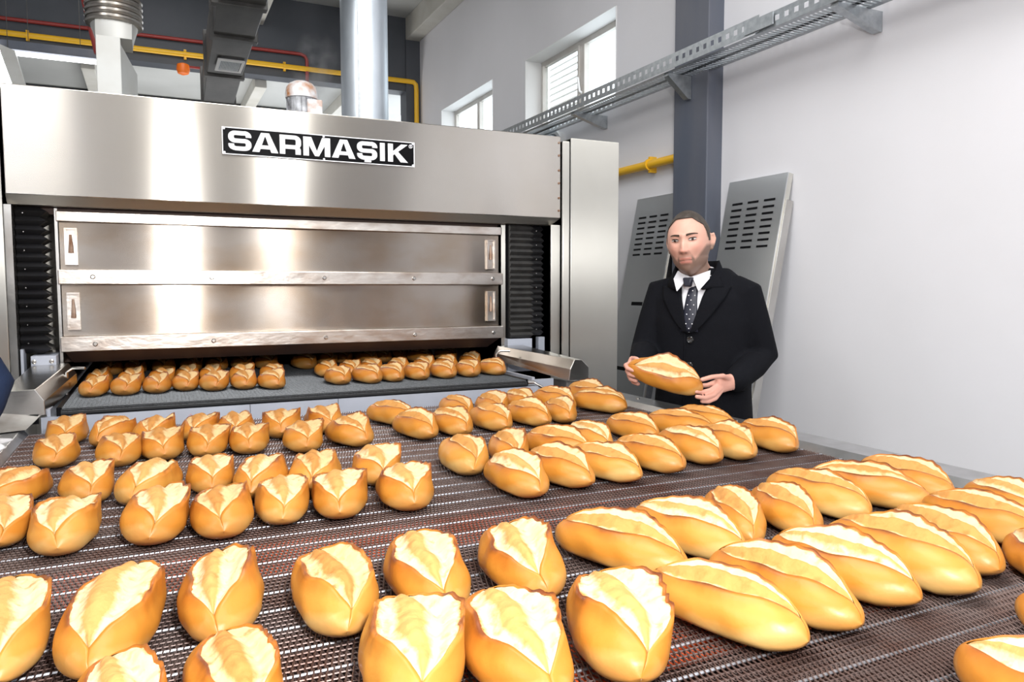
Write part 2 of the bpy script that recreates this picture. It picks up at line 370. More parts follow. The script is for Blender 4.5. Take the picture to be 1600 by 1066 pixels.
# windows
def window(n, q, slats, handle):
    y0, y1, z0, z1 = q; X0, X1 = 2.945, 2.985; t = 0.045
    root = bpy.data.objects.new('window_%d' % n, None); COL.objects.link(root); root.location = (2.965, (y0+y1)/2, z0)
    struct(root)
    ym = (y0+y1)/2-0.0
    f = MB().box(X0, X1, y0, y1, z0, z0+t).box(X0, X1, y0, y1, z1-t, z1).box(X0, X1, y0, y0+t, z0+t, z1-t).box(X0, X1, y1-t, y1, z0+t, z1-t)
    build('window_frame', f, 'frame', root, bevel=0.003)
    build('mullion', B(X0-0.008, X1, ym-0.03, ym+0.03, z0+t, z1-t), 'frame', root, bevel=0.003)
    build('pane', B(2.962, 2.968, y0+t, ym-0.03, z0+t, z1-t), 'glass', root)
    build('pane', B(2.962, 2.968, ym+0.03, y1-t, z0+t, z1-t), 'glass', root)
    if slats:
        a, b = ym+0.03, y1-t
        sf = MB().box(X0-0.02, X0, a, a+0.02, z0+t, z1-t).box(X0-0.02, X0, b-0.02, b, z0+t, z1-t)
        build('louvre_frame', sf, 'frame', root)
        k = 11; h = (z1-z0-2*t)/k; sm = None
        for i in range(k):
            zc = z0+t+h*(i+0.5)
            if sm is None:
                mb = MB().prism([(X1+0.002, a, zc-0.014), (X1+0.004, a, zc-0.012), (X1+0.024, a, zc+0.014), (X1+0.022, a, zc+0.012)],
                                [(X1+0.002, b, zc-0.014), (X1+0.004, b, zc-0.012), (X1+0.024, b, zc+0.014), (X1+0.022, b, zc+0.012)])
                o = build('louvre_slat', mb, 'frame', root); sm = o; z_first = zc
            else:
                c = sm.copy(); COL.objects.link(c); c.location = (0, 0, zc-z_first)
    if handle:
        build('window_handle', MB().tube([(2.935, ym+0.0, z0+0.25), (2.915, ym, z0+0.26), (2.905, ym+0.01, z0+0.36)], 0.009, 8), 'white', root, smooth=True)
window(1, W2, True, True)
window(2, W1, False, False)
# white plaster reveals round the window holes
for k, q in enumerate((W2, W1)):
    y0, y1, z0, z1 = q; e = 0.004
    r_ = MB().box(WX-e, 2.945, y1-e, y1+0.0, z0, z1).box(WX-e, 2.945, y0, y1, z1-e, z1).box(WX-e, 2.945, y0, y0+e, z0, z1).box(WX-e, 2.945, y0, y1, z0, z0+e)
    struct(build('trim_%d' % (9+k), r_, 'reveal'))
# pillar
struct(build('pillar', B(2.697, 2.82, 3.247, 3.535, 0, 4.3), 'pillar', bevel=0.006))

# ------------------------------------------------------------------ pipes on the walls
def clip(root, c, r, axis, m):
    build('pipe_clip', MB().lathe([(r*1.35, -0.008), (r*1.35, 0.008)], c, 14, axis), m, root, smooth=True)
p = thing('gas_pipe', 'yellow gas pipe crossing the dark back wall and dropping beside the corner column', 'pipe', (0.8, 8.26, 3.8))
build('pipe', MB().tube([(-4.9, 8.26, 3.803), (2.66, 8.26, 3.803), (2.715, 8.26, 3.80), (2.743, 8.26, 3.775), (2.748, 8.26, 3.72), (2.748, 8.26, 0.4)], 0.026, 12), 'yellow', p, smooth=True)
for x in (-0.95, 0.37, 1.32, -2.4, 2.2):
    clip(p, (x, 8.26, 3.803), 0.026, 'X', 'yellow')
    build('hanger', B(x-0.012, x+0.012, 8.262, 8.30, 3.76, 3.85), 'yellow', p)
p = thing('gas_pipe', 'short yellow gas pipe on the white wall behind the man, left of the pillar', 'pipe', (2.75, 4.2, 2.247))
build('pipe', MB().tube([(2.752, 3.50, 2.247), (2.752, 6.6, 2.247)], 0.026, 12), 'yellow', p, smooth=True)
for y in (3.84, 4.9, 5.9):
    clip(p, (2.752, y, 2.247), 0.026, 'Y', 'yellow'); build('hanger', B(2.752, 2.80, y-0.01, y+0.01, 2.20, 2.295), 'yellow', p)
p = thing('water_pipe', 'thin red pipe on the dark back wall ending in a drop above the rusty motor', 'pipe', (0.2, 8.27, 3.95))
build('pipe', MB().tube([(-4.9, 8.27, 3.90), (1.49, 8.27, 3.952), (1.53, 8.27, 3.935), (1.55, 8.27, 3.90), (1.55, 8.27, 3.0)], 0.018, 10), 'red', p, smooth=True)
p = thing('water_pipe', 'slanting red pipe passing behind the pale square duct, top left', 'pipe', (-0.25, 5.2, 3.2))
build('pipe', MB().tube([(-0.47, 5.6, 4.3), (-0.34, 5.6, 3.42), (-0.26, 5.6, 3.0)], 0.026, 10), 'red', p, smooth=True)
p = thing('alarm_sounder', 'small orange sounder on a short red arm left of the sooty black duct', 'alarm', (0.33, 8.22, 3.64))
build('sounder', MB().lathe([(0.012, -0.07), (0.05, -0.055), (0.062, -0.02), (0.055, 0.03), (0.02, 0.045)], (0.345, 8.2, 3.655), 20, 'Z'), 'orange', p, smooth=True)
build('arm', MB().tube([(0.36, 8.22, 3.675), (0.55, 8.24, 3.68)], 0.012, 8), 'red', p, smooth=True)

# fluorescent lamps far left
l = thing('strip_light', 'long glowing fluorescent strip light hanging in front of the back wall, top left', 'light', (-0.6, 7.0, 3.33))
build('housing', B(-0.98, -0.18, 6.96, 7.04, 3.325, 3.39), 'pillar', l, bevel=0.004)
build('tube', MB().tube([(-0.955, 7.0, 3.305), (-0.20, 7.0, 3.305)], 0.018, 12), 'lamp_tube', l, smooth=True)
for x in (-0.8, -0.45): build('hanger', MB().tube([(x, 7.0, 3.39), (x, 7.0, 4.5)], 0.0025, 6), 'sooty', l)
l = thing('strip_light', 'bright upright lamp panel cut off by the left edge of the picture', 'light', (-1.0, 6.9, 3.1))
build('lamp_panel', MB().prism([(-1.16, 6.9, 3.34), (-0.99, 6.9, 3.34), (-0.90, 6.9, 3.03), (-1.07, 6.9, 3.03)], [(-1.16, 6.95, 3.34), (-0.99, 6.95, 3.34), (-0.90, 6.95, 3.03), (-1.07, 6.95, 3.03)]), 'lamp_tube', l)
build('housing', MB().prism([(-0.985, 6.9, 3.34), (-0.88, 6.9, 3.30), (-0.80, 6.9, 2.95), (-0.895, 6.9, 2.95)], [(-0.985, 7.0, 3.34), (-0.88, 7.0, 3.30), (-0.80, 7.0, 2.95), (-0.895, 7.0, 2.95)]), 'duct', l)
for x in (-1.1, -0.93): build('hanger', MB().tube([(x, 6.95, 3.3), (x, 6.95, 4.5)], 0.0025, 6), 'sooty', l)

# ------------------------------------------------------------------ cable tray
t = thing('cable_tray', 'galvanised perforated cable tray running high along the right wall', 'cable tray', (2.6, 4.0, 2.68))
ty0, ty1 = 1.5, 6.2
def lip(x, z0, z1, pitch, y0, y1, hole):
    m = MB(); h = (z1-z0)*0.30
    m.box(x-0.001, x+0.001, y0, y1, z0, z0+h*1.2).box(x-0.001, x+0.001, y0, y1, z1-h, z1)
    n = int((y1-y0)/pitch)
    for i in range(n+1):
        y = y0+i*pitch; m.box(x-0.001, x+0.001, y, y+pitch*(1-hole), z0+h*1.2, z1-h)
    return m
build('outer_lip', lip(2.53, 2.655, 2.725, 0.055, ty0, 2.72, 0.45), 'galv_rough', t)
build('outer_lip', lip(2.522, 2.66, 2.735, 0.055, 2.69, ty1, 0.45), 'galv_rough', t)
build('inner_lip', lip(2.73, 2.655, 2.725, 0.055, ty0, ty1, 0.45), 'galv_rough', t)
m = MB(); m.box(2.53, 2.56, ty0, ty1, 2.655, 2.657).box(2.615, 2.645, ty0, ty1, 2.655, 2.657).box(2.70, 2.73, ty0, ty1, 2.655, 2.657)
y = ty0
while y < ty1: m.box(2.56, 2.70, y, y+0.012, 2.655, 2.657); y += 0.024
stuff(build('tray_floor', m, 'galv_rough', t))
build('joint_plate', B(2.515, 2.52, 2.60, 2.78, 2.665, 2.72), 'galv_rough', t)
for y, xw in ((2.285, 2.798), (3.40, 2.695), (4.404, 2.798), (5.5, 2.798)):
    g = 0.0 if xw == 2.8 else 0.0
    build('bracket', MB().prism([(2.54, y-0.02, 2.653), (xw, y-0.02, 2.653), (xw, y-0.02, 2.57 if xw > 2.75 else 2.53), (xw-0.02, y-0.02, 2.57 if xw > 2.75 else 2.53), (2.54, y-0.02, 2.64)],
                                [(2.54, y+0.02, 2.653), (xw, y+0.02, 2.653), (xw, y+0.02, 2.57 if xw > 2.75 else 2.53), (xw-0.02, y+0.02, 2.57 if xw > 2.75 else 2.53), (2.54, y+0.02, 2.64)]), 'galv_rough', t)

v = thing('wall_fan', 'round white vent ring on the wall peeping over the oven hood', 'vent', (2.8, 5.13, 2.55))
build('ring', MB().lathe([(0.15, 0.0), (0.15, -0.05), (0.125, -0.05), (0.125, -0.01)], (2.8, 5.08, 2.53), 32, 'X'), 'reveal', v, smooth=True)
build('duct_collar', MB().lathe([(0.115, -0.01), (0.115, -0.09), (0.105, -0.09), (0.105, -0.01)], (2.8, 5.08, 2.53), 32, 'X'), 'galv', v, smooth=True)

# ------------------------------------------------------------------ leaning steel panels
def lean_panel(label, y0, y1, slots):
    root = thing('steel_panel', label, 'panel', (2.5, (y0+y1)/2, 0), 'spare oven panels leaning on the wall')
    ang = math.atan2(0.40, 2.05); L = 2.09; th = 0.028
    def P(s, d, y):   # s along the panel from the foot, d out of its face
        return (2.37+s*math.sin(ang)-d*math.cos(ang), y, s*math.cos(ang)+d*math.sin(ang))
    def slab(s0, s1, d0, d1, ya, yb):
        return MB().prism([P(s0, d0, ya), P(s1, d0, ya), P(s1, d1, ya), P(s0, d1, ya)], [P(s0, d0, yb), P(s1, d0, yb), P(s1, d1, yb), P(s0, d1, yb)])
    build('sheet', slab(0.0, L, 0.0, 0.006, y0, y1), 'panel_steel', root)
    build('side_flange', slab(0.0, L, -th, 0.0, y0, y0+0.004), 'steel_v', root)
    build('side_flange', slab(0.0, L, -th, 0.0, y1-0.004, y1), 'steel_v', root)
    build('top_flange', slab(L-0.004, L, -th, 0.0, y0+0.004, y1-0.004), 'panel_steel', root)
    build('back_stiffener', slab(0.0, L-0.13, -th-0.02, -0.006, y0-0.010, y0+0.002), 'steel', root)
    for c in range(3):
        for i in range(8):
            s = L-0.13-i*0.033; yc = y0+0.09+c*(y1-y0-0.18)/2
            build('vent_slot', slab(s, s+0.010, 0.0062, 0.0092, yc-0.036, yc+0.036), 'black', root)
    for (s, yc) in slots:
        build('grip_slot', slab(s, s+0.022, 0.0062, 0.0095, yc-0.055, yc+0.055), 'black', root, bevel=0.001)
lean_panel('grey steel panel with vent slots leaning right of the pillar behind the man', 2.735, 3.14, [])
lean_panel('grey steel panel with two black slots leaning between oven and pillar', 3.575, 3.975, [(1.42, 3.79), (1.02, 3.84)])

# ------------------------------------------------------------------ ducts above the oven
d = thing('exhaust_duct', 'pale square duct flaring into a worn round flexible pipe, top left', 'duct', (-0.12, 4.0, 2.2))
build('square_duct', MB().box(-0.191, -0.092, 3.90, 4.12, 2.12, 2.63), 'duct', d, bevel=0.003)
build('side_sheet', MB().prism([(-0.092, 3.905, 2.12), (-0.03, 4.1, 2.12), (-0.03, 4.1, 2.52), (-0.092, 3.905, 2.60)], [(-0.10, 3.93, 2.12), (-0.05, 4.12, 2.12), (-0.05, 4.12, 2.52), (-0.10, 3.93, 2.60)]), 'duct', d)
sq = [(-0.191, 3.90), (-0.092, 3.90), (-0.045, 4.12), (-0.191, 4.12)]
n = 32; cx, cy, rr = -0.118, 4.01, 0.105
top = [(cx+rr*math.cos(2*PI*j/n), cy+rr*math.sin(2*PI*j/n), 2.72) for j in range(n)]
def sqpt(j):
    a = 2*PI*j/n; cc, ss = math.cos(a), math.sin(a); k = 1/max(abs(cc), abs(ss))
    return (cx+0.0*cc+ (0.073 if cc > 0 else 0.073)*cc*k, cy+0.11*ss*k, 2.625)
build('transition', MB().prism([sqpt(j) for j in range(n)], top), 'duct', d, smooth=True)
prof = [(0.10, 2.70)]; z = 2.705
for i in range(5): prof += [(0.118, z), (0.122, z+0.008), (0.112, z+0.014), (0.112, z+0.024)]; z += 0.026
prof += [(0.108, 2.86), (0.108, 4.5)]
build('round_pipe', MB().lathe([(a, b) for a, b in prof], (cx, cy, 0), 36), 'flex', d, smooth=True)
d = thing('chimney_pipe', 'shiny galvanised round pipe rising from behind the oven hood', 'pipe', (1.06, 4.0, 2.15))
build('pipe', MB().lathe([(0.122, 0.0), (0.122, 2.35)], (1.047, 4.0, 2.15), 48), 'galv', d, smooth=True)
build('seam', MB().box(0.985, 0.993, 3.888, 3.894, 2.15, 4.5), 'galv_rough', d)
d = thing('sooty_duct', 'long sooty black air duct with a small grille hanging under the ceiling', 'duct', (0.55, 6, 3.1))
def dq(y, dx0, dx1, z0, z1): return [(dx0, y, z0), (dx1, y, z0), (dx1, y, z1), (dx0, y, z1)]
secs = [(3.6, 0.33, 0.60, 3.05, 3.35), (5.2, 0.40, 0.645, 3.09, 3.39), (6.3, 0.43, 0.68, 3.13, 3.43), (7.4, 0.47, 0.725, 3.165, 3.45), (8.2, 0.50, 0.76, 3.19, 3.48)]
for a, b in zip(secs[:-1], secs[1:]):
    build('duct_section', MB().prism(dq(*a), dq(b[0]-0.01, *b[1:])), 'sooty', d, bevel=0.004)
for s in secs[1:-1]:
    build('flange', B(s[1]-0.02, s[2]+0.02, s[0]-0.03, s[0]+0.03, s[3]-0.02, s[4]+0.02), 'sooty', d, bevel=0.003)
build('flange', B(0.34, 0.635, 4.5, 4.56, 3.05, 3.39), 'sooty', d, bevel=0.003)
build('grille_frame', MB().box(0.465, 0.645, 5.72, 5.75, 3.088, 3.098).box(0.465, 0.645, 5.99, 6.02, 3.088, 3.098).box(0.465, 0.485, 5.75, 5.99, 3.088, 3.098).box(0.625, 0.645, 5.75, 5.99, 3.088, 3.098), 'white', d)
m = MB()
for i in range(14): m.box(0.487+i*0.0098, 0.492+i*0.0098, 5.75, 5.99, 3.091, 3.096)
build('grille_bars', m, 'galv_rough', d)
d = thing('fan_motor', 'small fan motor with rusty white dome on top of the oven', 'motor', (0.665, 3.7, 2.2))
build('casing', MB().lathe([(0.062, 0.08), (0.066, 0.10), (0.066, 0.19), (0.062, 0.195)], (0.665, 3.7, 2.2), 30), 'motor_grey', d, smooth=True)
for k in range(18):
    a = 2*PI*k/18; c, s = math.cos(a), math.sin(a)
    build('cooling_fin', MB().tube([(0.665+0.067*c, 3.7+0.067*s, 2.28), (0.665+0.067*c, 3.7+0.067*s, 2.385)], 0.0035, 5), 'motor_grey', d)
build('dome', MB().lathe([(0.073, 0.19), (0.074, 0.215), (0.068, 0.24), (0.055, 0.258), (0.035, 0.268), (0.004, 0.272)], (0.665, 3.7, 2.2), 32), 'rust_paint', d, smooth=True)
build('terminal_box', B(0.675, 0.745, 3.61, 3.66, 2.30, 2.375), 'rust_paint', d, bevel=0.006)
build('foot', MB().lathe([(0.10, 0.0), (0.10, 0.02), (0.06, 0.03), (0.06, 0.09)], (0.665, 3.7, 2.2), 24), 'motor_grey', d, smooth=True)

# ------------------------------------------------------------------ the oven
oven = thing('bakery_oven', 'large stainless steel deck oven with two doors, black bellows and a wide hood', 'oven', (0.66, 3.3, 0))
HY = 3.2
build('hood', MB().box(-0.456, 1.782, HY, HY+0.05, 1.835, 2.22), 'hood', oven, bevel=0.003)
build('hood_lip', MB().prism([(-0.456, HY, 1.835), (-0.456, HY+0.03, 1.803), (-0.456, HY+0.08, 1.803), (-0.456, HY+0.05, 1.835)], [(1.782, HY, 1.835), (1.745, HY+0.03, 1.803), (1.745, HY+0.08, 1.803), (1.782, HY+0.05, 1.835)]), 'hood_lip', oven)
m = MB().box(-0.44, 1.765, HY+0.05, 7.0, 1.90, 2.17)
build('roof_casing', m, 'hood_lip', oven, bevel=0.004)
build('side_post', MB().box(-0.62, -0.466, HY-0.005, HY+0.5, 0, 2.22), 'steel_v', oven, bevel=0.004)
build('side_post', MB().box(-0.466, -0.442, HY+0.01, HY+0.5, 0, 1.80), 'steel', oven)
build('side_post', MB().box(1.735, 1.786, HY+0.01, HY+0.4, 0, 1.803), 'steel_v', oven, bevel=0.003)
build('side_post', MB().box(1.786, 1.826, HY-0.012, HY+0.4, 0, 2.20), 'steel_v', oven, bevel=0.006)
build('side_panel', MB().box(1.828, 2.10, HY-0.018, HY+0.75, 0, 2.215), 'steel_v', oven, bevel=0.004)
for z in (1.87, 1.93, 2.0, 2.06, 2.13, 2.19):
    build('rivet', MB().lathe([(0.006, 0.0), (0.005, -0.004)], (1.772, HY, z), 10, 'Y'), 'brown_stain', oven, smooth=True)
# name plate
np_ = build('name_plate', B(0.266, 1.051, HY-0.006, HY, 2.026, 2.132), 'black', oven, bevel=0.002)
e = 0.0035
build('plate_border', MB().box(0.266, 1.051, HY-0.0085, HY-0.0055, 2.026, 2.026+e).box(0.266, 1.051, HY-0.0085, HY-0.0055, 2.132-e, 2.132).box(0.266, 0.266+e, HY-0.0085, HY-0.0055, 2.026+e, 2.132-e).box(1.051-e, 1.051, HY-0.0085, HY-0.0055, 2.026+e, 2.132-e), 'sign_white', np_)
for x in (0.274, 0.66, 1.043):
    for z in (2.033, 2.125):
        build('screw', MB().lathe([(0.0045, 0.0), (0.0045, -0.004), (0.003, -0.0055)], (x, HY-0.006, z), 12, 'Y'), 'sign_white', np_, smooth=True)
ZB, ZT = 2.043, 2.119; ZH = ZT-ZB
def letter(name, polys):
    m = MB()
    for i_, poly in enumerate(polys):
        a = [(x, HY-0.0092-0.00012*i_, ZB+z*ZH) for x, z in poly]; b = [(x, HY-0.0055, ZB+z*ZH) for x, z in poly]
        m.prism(a, b)
    build(name, m, 'sign_white', np_)
def arc_band(cx, cz, rxo, rzo, rxi, rzi, a0, a1, n=7):
    out = []
    for i in range(n):
        t0 = R(a0+(a1-a0)*i/n); t1 = R(a0+(a1-a0)*(i+1)/n)
        out.append([(cx+rxi*math.cos(t0), cz+rzi*math.sin(t0)), (cx+rxo*math.cos(t0), cz+rzo*math.sin(t0)), (cx+rxo*math.cos(t1), cz+rzo*math.sin(t1)), (cx+rxi*math.cos(t1), cz+rzi*math.sin(t1))])
    return out
def rect(x0, x1, z0, z1): return [(x0, z0), (x1, z0), (x1, z1), (x0, z1)]
def glyph_S(x0, x1, cedilla=False):
    w_ = x1-x0; s = w_*0.245; r_ = w_*0.30; t = 0.215; rz = 0.27
    P = [rect(x0+r_, x1-r_, 1-t, 1), rect(x0+r_, x1-r_, 0.5-t/2, 0.5+t/2), rect(x0+r_, x1-r_, 0, t)]
    P += [rect(x0, x0+s, 0.66, 0.73)] + arc_band(x0+r_, 1-rz, r_, rz, r_-s, rz-t, 90, 180) + arc_band(x0+r_, 0.5-t/2+rz, r_, rz, r_-s, rz-t, 180, 270)
    P += [rect(x1-s, x1, 0.27, 0.34)] + arc_band(x1-r_, 0.5+t/2-rz, r_, rz, r_-s, rz-t, 90, 0) + arc_band(x1-r_, rz, r_, rz, r_-s, rz-t, 0, -90)
    P += arc_band(x1-r_, 1-rz, r_, rz, r_-s, rz-t, 90, 0) + [rect(x1-s, x1, 0.68, 0.735)]
    P += arc_band(x0+r_, rz, r_, rz, r_-s, rz-t, 180, 270) + [rect(x0, x0+s, 0.265, 0.33)]
    if cedilla: c = (x0+x1)/2; P += [rect(c-0.012, c+0.016, -0.135, -0.03)]
    return P
def glyph_A(x0, x1):
    c = (x0+x1)/2; w_ = x1-x0; k = w_*0.20; s = w_*0.27
    def lx(z): return x0+(c-k*0.78-x0)*z
    def rx(z): return x1-(x1-c-k*0.78)*z
    L_ = [(x0, 0), (x0+s, 0), (lx(1)+s*0.72, 1), (lx(1), 1)]
    R_ = [(x1-s, 0), (x1, 0), (rx(1), 1), (rx(1)-s*0.72, 1)]
    return [L_, R_, [(lx(0.17)+0.01, 0.17), (rx(0.17)-0.01, 0.17), (rx(0.36)-0.01, 0.36), (lx(0.36)+0.01, 0.36)], rect(lx(1), rx(1), 0.80, 1)]
def glyph_R(x0, x1):
    w_ = x1-x0; s = w_*0.25; r_ = w_*0.30; t = 0.21; rz = 0.29
    P = [rect(x0, x0+s, 0, 1), rect(x0+s, x1-r_, 1-t, 1), rect(x0+s, x1-r_, 0.28, 0.28+t)]
    P += arc_band(x1-r_, 1-rz, r_, rz, r_-s, rz-t, 90, 0) + [rect(x1-s, x1, 0.56, 0.72)] + arc_band(x1-r_, 0.56, r_, 0.28, r_-s, 0.07, 0, -90)
    P += arc_band(x1-r_*1.05, 0.22, r_*0.98, 0.26, r_*0.98-s, 0.06, 90, 0) + [rect(x1-r_*0.07-s, x1-r_*0.07, 0, 0.23)]
    return P
def glyph_M(x0, x1):
    w_ = x1-x0; s = w_*0.205; c = (x0+x1)/2
    return [rect(x0, x0+s, 0, 1), rect(x1-s, x1, 0, 1), [(x0+s*0.2, 1), (c-0.008, 0), (c+0.008, 0), (x0+s*1.45, 1)], [(x1-s*1.45, 1), (c-0.008, 0), (c+0.008, 0), (x1-s*0.2, 1)]]
def glyph_K(x0, x1):
    w_ = x1-x0; s = w_*0.25
    return [rect(x0, x0+s, 0, 1), [(x0+s, 0.36), (x0+s+0.003, 0.62), (x1-s*1.35, 1), (x1, 1)], [(x0+s, 0.55), (x0+s, 0.62), (x0+s+w_*0.22, 0.62), (x1, 0), (x1-s*1.45, 0)]]
letter('letter_s', glyph_S(0.289, 0.375)); letter('letter_a', glyph_A(0.378, 0.478)); letter('letter_r', glyph_R(0.484, 0.568))
letter('letter_m', glyph_M(0.577, 0.686)); letter('letter_a', glyph_A(0.693, 0.791)); letter('letter_s_cedilla', glyph_S(0.798, 0.884, True))
letter('letter_i', [rect(0.897, 0.918, 0, 1)]); letter('letter_k', glyph_K(0.932, 1.020))
letter('registered_mark', arc_band(1.033, 0.93, 0.0085, 0.112, 0.0070, 0.092, 0, 360, 20) + [rect(1.0300, 1.0312, 0.86, 1.0), rect(1.0312, 1.0350, 0.98, 1.0), rect(1.0312, 1.0350, 0.92, 0.94), rect(1.0342, 1.0355, 0.93, 0.99), [(1.0325, 0.92), (1.0345, 0.86), (1.036, 0.86), (1.0338, 0.92)]])

# doors and cross bars (front plane a little behind the hood)
DY = 3.30
X0, X1 = -0.314, 1.513
build('top_rail', MB().box(X0, X1, DY-0.012, DY+0.03, 1.752, 1.790), 'bar_steel', oven, bevel=0.002)
build('soffit_plate', MB().box(-0.44, 1.735, DY+0.03, DY+0.06, 1.78, 1.90), 'inside', oven)
for (z0, z1, hz0, hz1, name) in ((1.572, 1.752, 1.590, 1.728, 'upper'), (1.320, 1.5165, 1.345, 1.486, 'lower')):
    dr = build('oven_door', MB().box(X0+0.006, X1-0.006, DY+0.004, DY+0.03, z0, z1), 'door_steel', oven, bevel=0.002)
    for xa in (-0.290, 1.437):
        xb = xa+0.042
        k = MB().box(xa, xb, DY-0.012, DY+0.004, hz0, hz0+0.006).box(xa, xb, DY-0.012, DY+0.004, hz1-0.006, hz1).box(xa, xa+0.006, DY-0.012, DY+0.004, hz0+0.006, hz1-0.006).box(xb-0.006, xb, DY-0.012, DY+0.004, hz0+0.006, hz1-0.006)
        hd = build('door_handle', k, 'bar_steel', dr)
        build('handle_recess', MB().box(xa+0.006, xb-0.006, DY-0.002, DY+0.003, hz0+0.006, hz1-0.006), 'bar_steel', hd)
        build('burn_mark', MB().tube([(xa+0.02, DY-0.002, hz0+0.045), (xa+0.021, DY-0.003, hz0+0.07), (xa+0.020, DY-0.002, hz1-0.025)], [0.009, 0.008, 0.004], 8), 'brown_stain', hd, smooth=True)
build('middle_rail', MB().box(X0, X1, DY-0.022, DY+0.03, 1.5165, 1.572), 'bar_steel', oven, bevel=0.003)
build('lower_rail', MB().box(X0, X1, DY-0.030, DY+0.03, 1.263, 1.320), 'bar_steel', oven, bevel=0.003)
for x in (-0.2, 0.22, 0.67, 1.07, 1.46):
    for z, dy in ((1.29, 0.030), (1.545, 0.022)):
        build('bolt', MB().lathe([(0.009, 0.0), (0.009, -0.003), (0.006, -0.006)], (x, DY-dy, z), 12, 'Y'), 'steel', oven, smooth=True)
build('end_plate', MB().box(X1-0.005, X1+0.017, DY-0.012, DY+0.4, 1.10, 1.80), 'steel_v', oven)
build('end_plate', MB().box(X0-0.006, X0+0.004, DY+0.0, DY+0.4, 1.15, 1.80), 'steel', oven)
# dark sloping skirt under the lower rail and the tunnel behind it
build('skirt', MB().prism([(X0+0.01, DY-0.01, 1.263), (X0+0.03, DY+0.10, 1.212), (X0+0.03, DY+0.14, 1.212), (X0+0.01, DY+0.03, 1.263)], [(X1-0.01, DY-0.01, 1.263), (X1-0.03, DY+0.10, 1.212), (X1-0.03, DY+0.14, 1.212), (X1-0.01, DY+0.03, 1.263)]), 'inside', oven)
build('tunnel', MB().box(X0, X1, DY+0.14, 5.2, 1.212, 1.25).box(X0-0.02, X0, DY+0.10, 5.2, 1.0, 1.25).box(X1, X1+0.02, DY+0.10, 5.2, 1.0, 1.25).box(X0, X1, 5.2, 5.22, 1.0, 1.25), 'inside', oven)
build('body_casing', MB().box(-0.46, 1.78, 3.75, 7.0, 1.25, 1.90).box(-0.46, -0.34, 3.6, 7.0, 0.0, 1.25).box(1.54, 1.78, 3.7, 7.0, 0.0, 1.25), 'hood_lip', oven)

# bellows: pleats are rings that step in and out
def bellows(x0, x1, y0, y1, z0, z1, n, amp, m1, m2, label_side):
    pit = (z1-z0)/n
    def ring(z, a): return [(x0-a*0, y0-a, z), (x1+a, y0-a, z), (x1+a, y1, z), (x0-a*0, y1, z)]
    for k in range(n):
        z = z0+k*pit; j = rng.uniform(-0.002, 0.002)
        A, Bq, Cq = ring(z, -amp+j), ring(z+pit*0.5, amp+j), ring(z+pit, -amp+j)
        mb = MB(); mb.add(A+Bq+Cq, [(0,1,5,4),(4,5,9,8),(3,0,4,7),(7,4,8,11),(2,3,7,6),(6,7,11,10),(1,2,6,5),(5,6,10,9),(0,3,2,1),(8,9,10,11)])
        o = build('pleat', mb, m1, oven)
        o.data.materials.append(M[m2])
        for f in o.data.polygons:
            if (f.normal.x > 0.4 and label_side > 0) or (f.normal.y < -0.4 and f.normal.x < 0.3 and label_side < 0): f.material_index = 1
bellows(-0.440, -0.352, 3.27, 3.40, 1.262, 1.800, 16, 0.013, 'bellows', 'bellows_grey', 1)
bellows(1.540, 1.655, 3.255, 3.45, 1.262, 1.800, 19, 0.007, 'bellows', 'bellows_dark', -1)
bellows(1.664, 1.729, 3.285, 3.45, 1.270, 1.800, 19, 0.005, 'bellows', 'bellows', -1)
for x in (-0.415, 1.69):
    for z in np.arange(1.30, 1.78, 0.068):
        build('stud', MB().lathe([(0.0025, 0.0), (0.002, -0.003)], (x, 3.265 if x < 0 else 3.277, z), 6, 'Y'), 'steel', oven)
# brackets and blue-grey plates under the bellows
build('bellows_bracket', B(-0.405, -0.325, 3.22, 3.40, 1.10, 1.255), 'bluegrey', oven, bevel=0.002)
build('bellows_bracket', B(1.525, 1.655, 3.25, 3.42, 1.10, 1.258), 'bluegrey', oven, bevel=0.002)
build('bracket_strip', B(-0.437, -0.428, 3.23, 3.30, 1.05, 1.28), 'bluegrey', oven)
build('bracket_strip', B(1.70, 1.733, 3.27, 3.30, 1.10, 1.262), 'bluegrey', oven)
for x, z in ((-0.395, 1.235), (-0.34, 1.235), (-0.335, 1.12)):
    build('bolt', MB().lathe([(0.008, 0.0), (0.008, -0.004), (0.004, -0.007)], (x, 3.22, z), 10, 'Y'), 'steel', oven, smooth=True)
# belt side covers (chamfered channels) left and right
def arm(near, far, name):
    """near/far: cross-section polygons (x, z) at Y 2.78 and 3.22"""
    build(name, MB().prism([(x, 2.78, z) for x, z in near], [(x, 3.24, z) for x, z in far]), 'steel', oven, bevel=0.002)
arm([(-0.316, 1.100), (-0.318, 1.146), (-0.342, 1.184), (-0.43, 1.180), (-0.475, 1.12), (-0.475, 1.085)], [(-0.262, 1.148), (-0.264, 1.185), (-0.288, 1.224), (-0.40, 1.224), (-0.44, 1.17), (-0.44, 1.14)], 'left_cover')
arm([(1.590, 1.105), (1.598, 1.155), (1.619, 1.196), (1.655, 1.193), (1.690, 1.160), (1.690, 1.105)], [(1.44, 1.165), (1.448, 1.195), (1.466, 1.228), (1.60, 1.228), (1.64, 1.19), (1.64, 1.165)], 'right_cover')
build('cover_flare', MB().prism([(-0.33, 2.775, 1.100), (-0.475, 2.775, 1.12), (-0.62, 2.6, 1.07), (-0.36, 2.70, 1.070)], [(-0.33, 2.79, 1.100), (-0.475, 2.79, 1.12), (-0.62, 2.62, 1.066), (-0.36, 2.72, 1.066)]), 'rail_side', oven)
build('cover_slot', MB().box(-0.462, -0.335, 2.773, 2.779, 1.074, 1.104), 'black', oven)
build('cover_leg', B(1.60, 1.68, 2.82, 2.95, 0.0, 1.10), 'rail_side', oven)
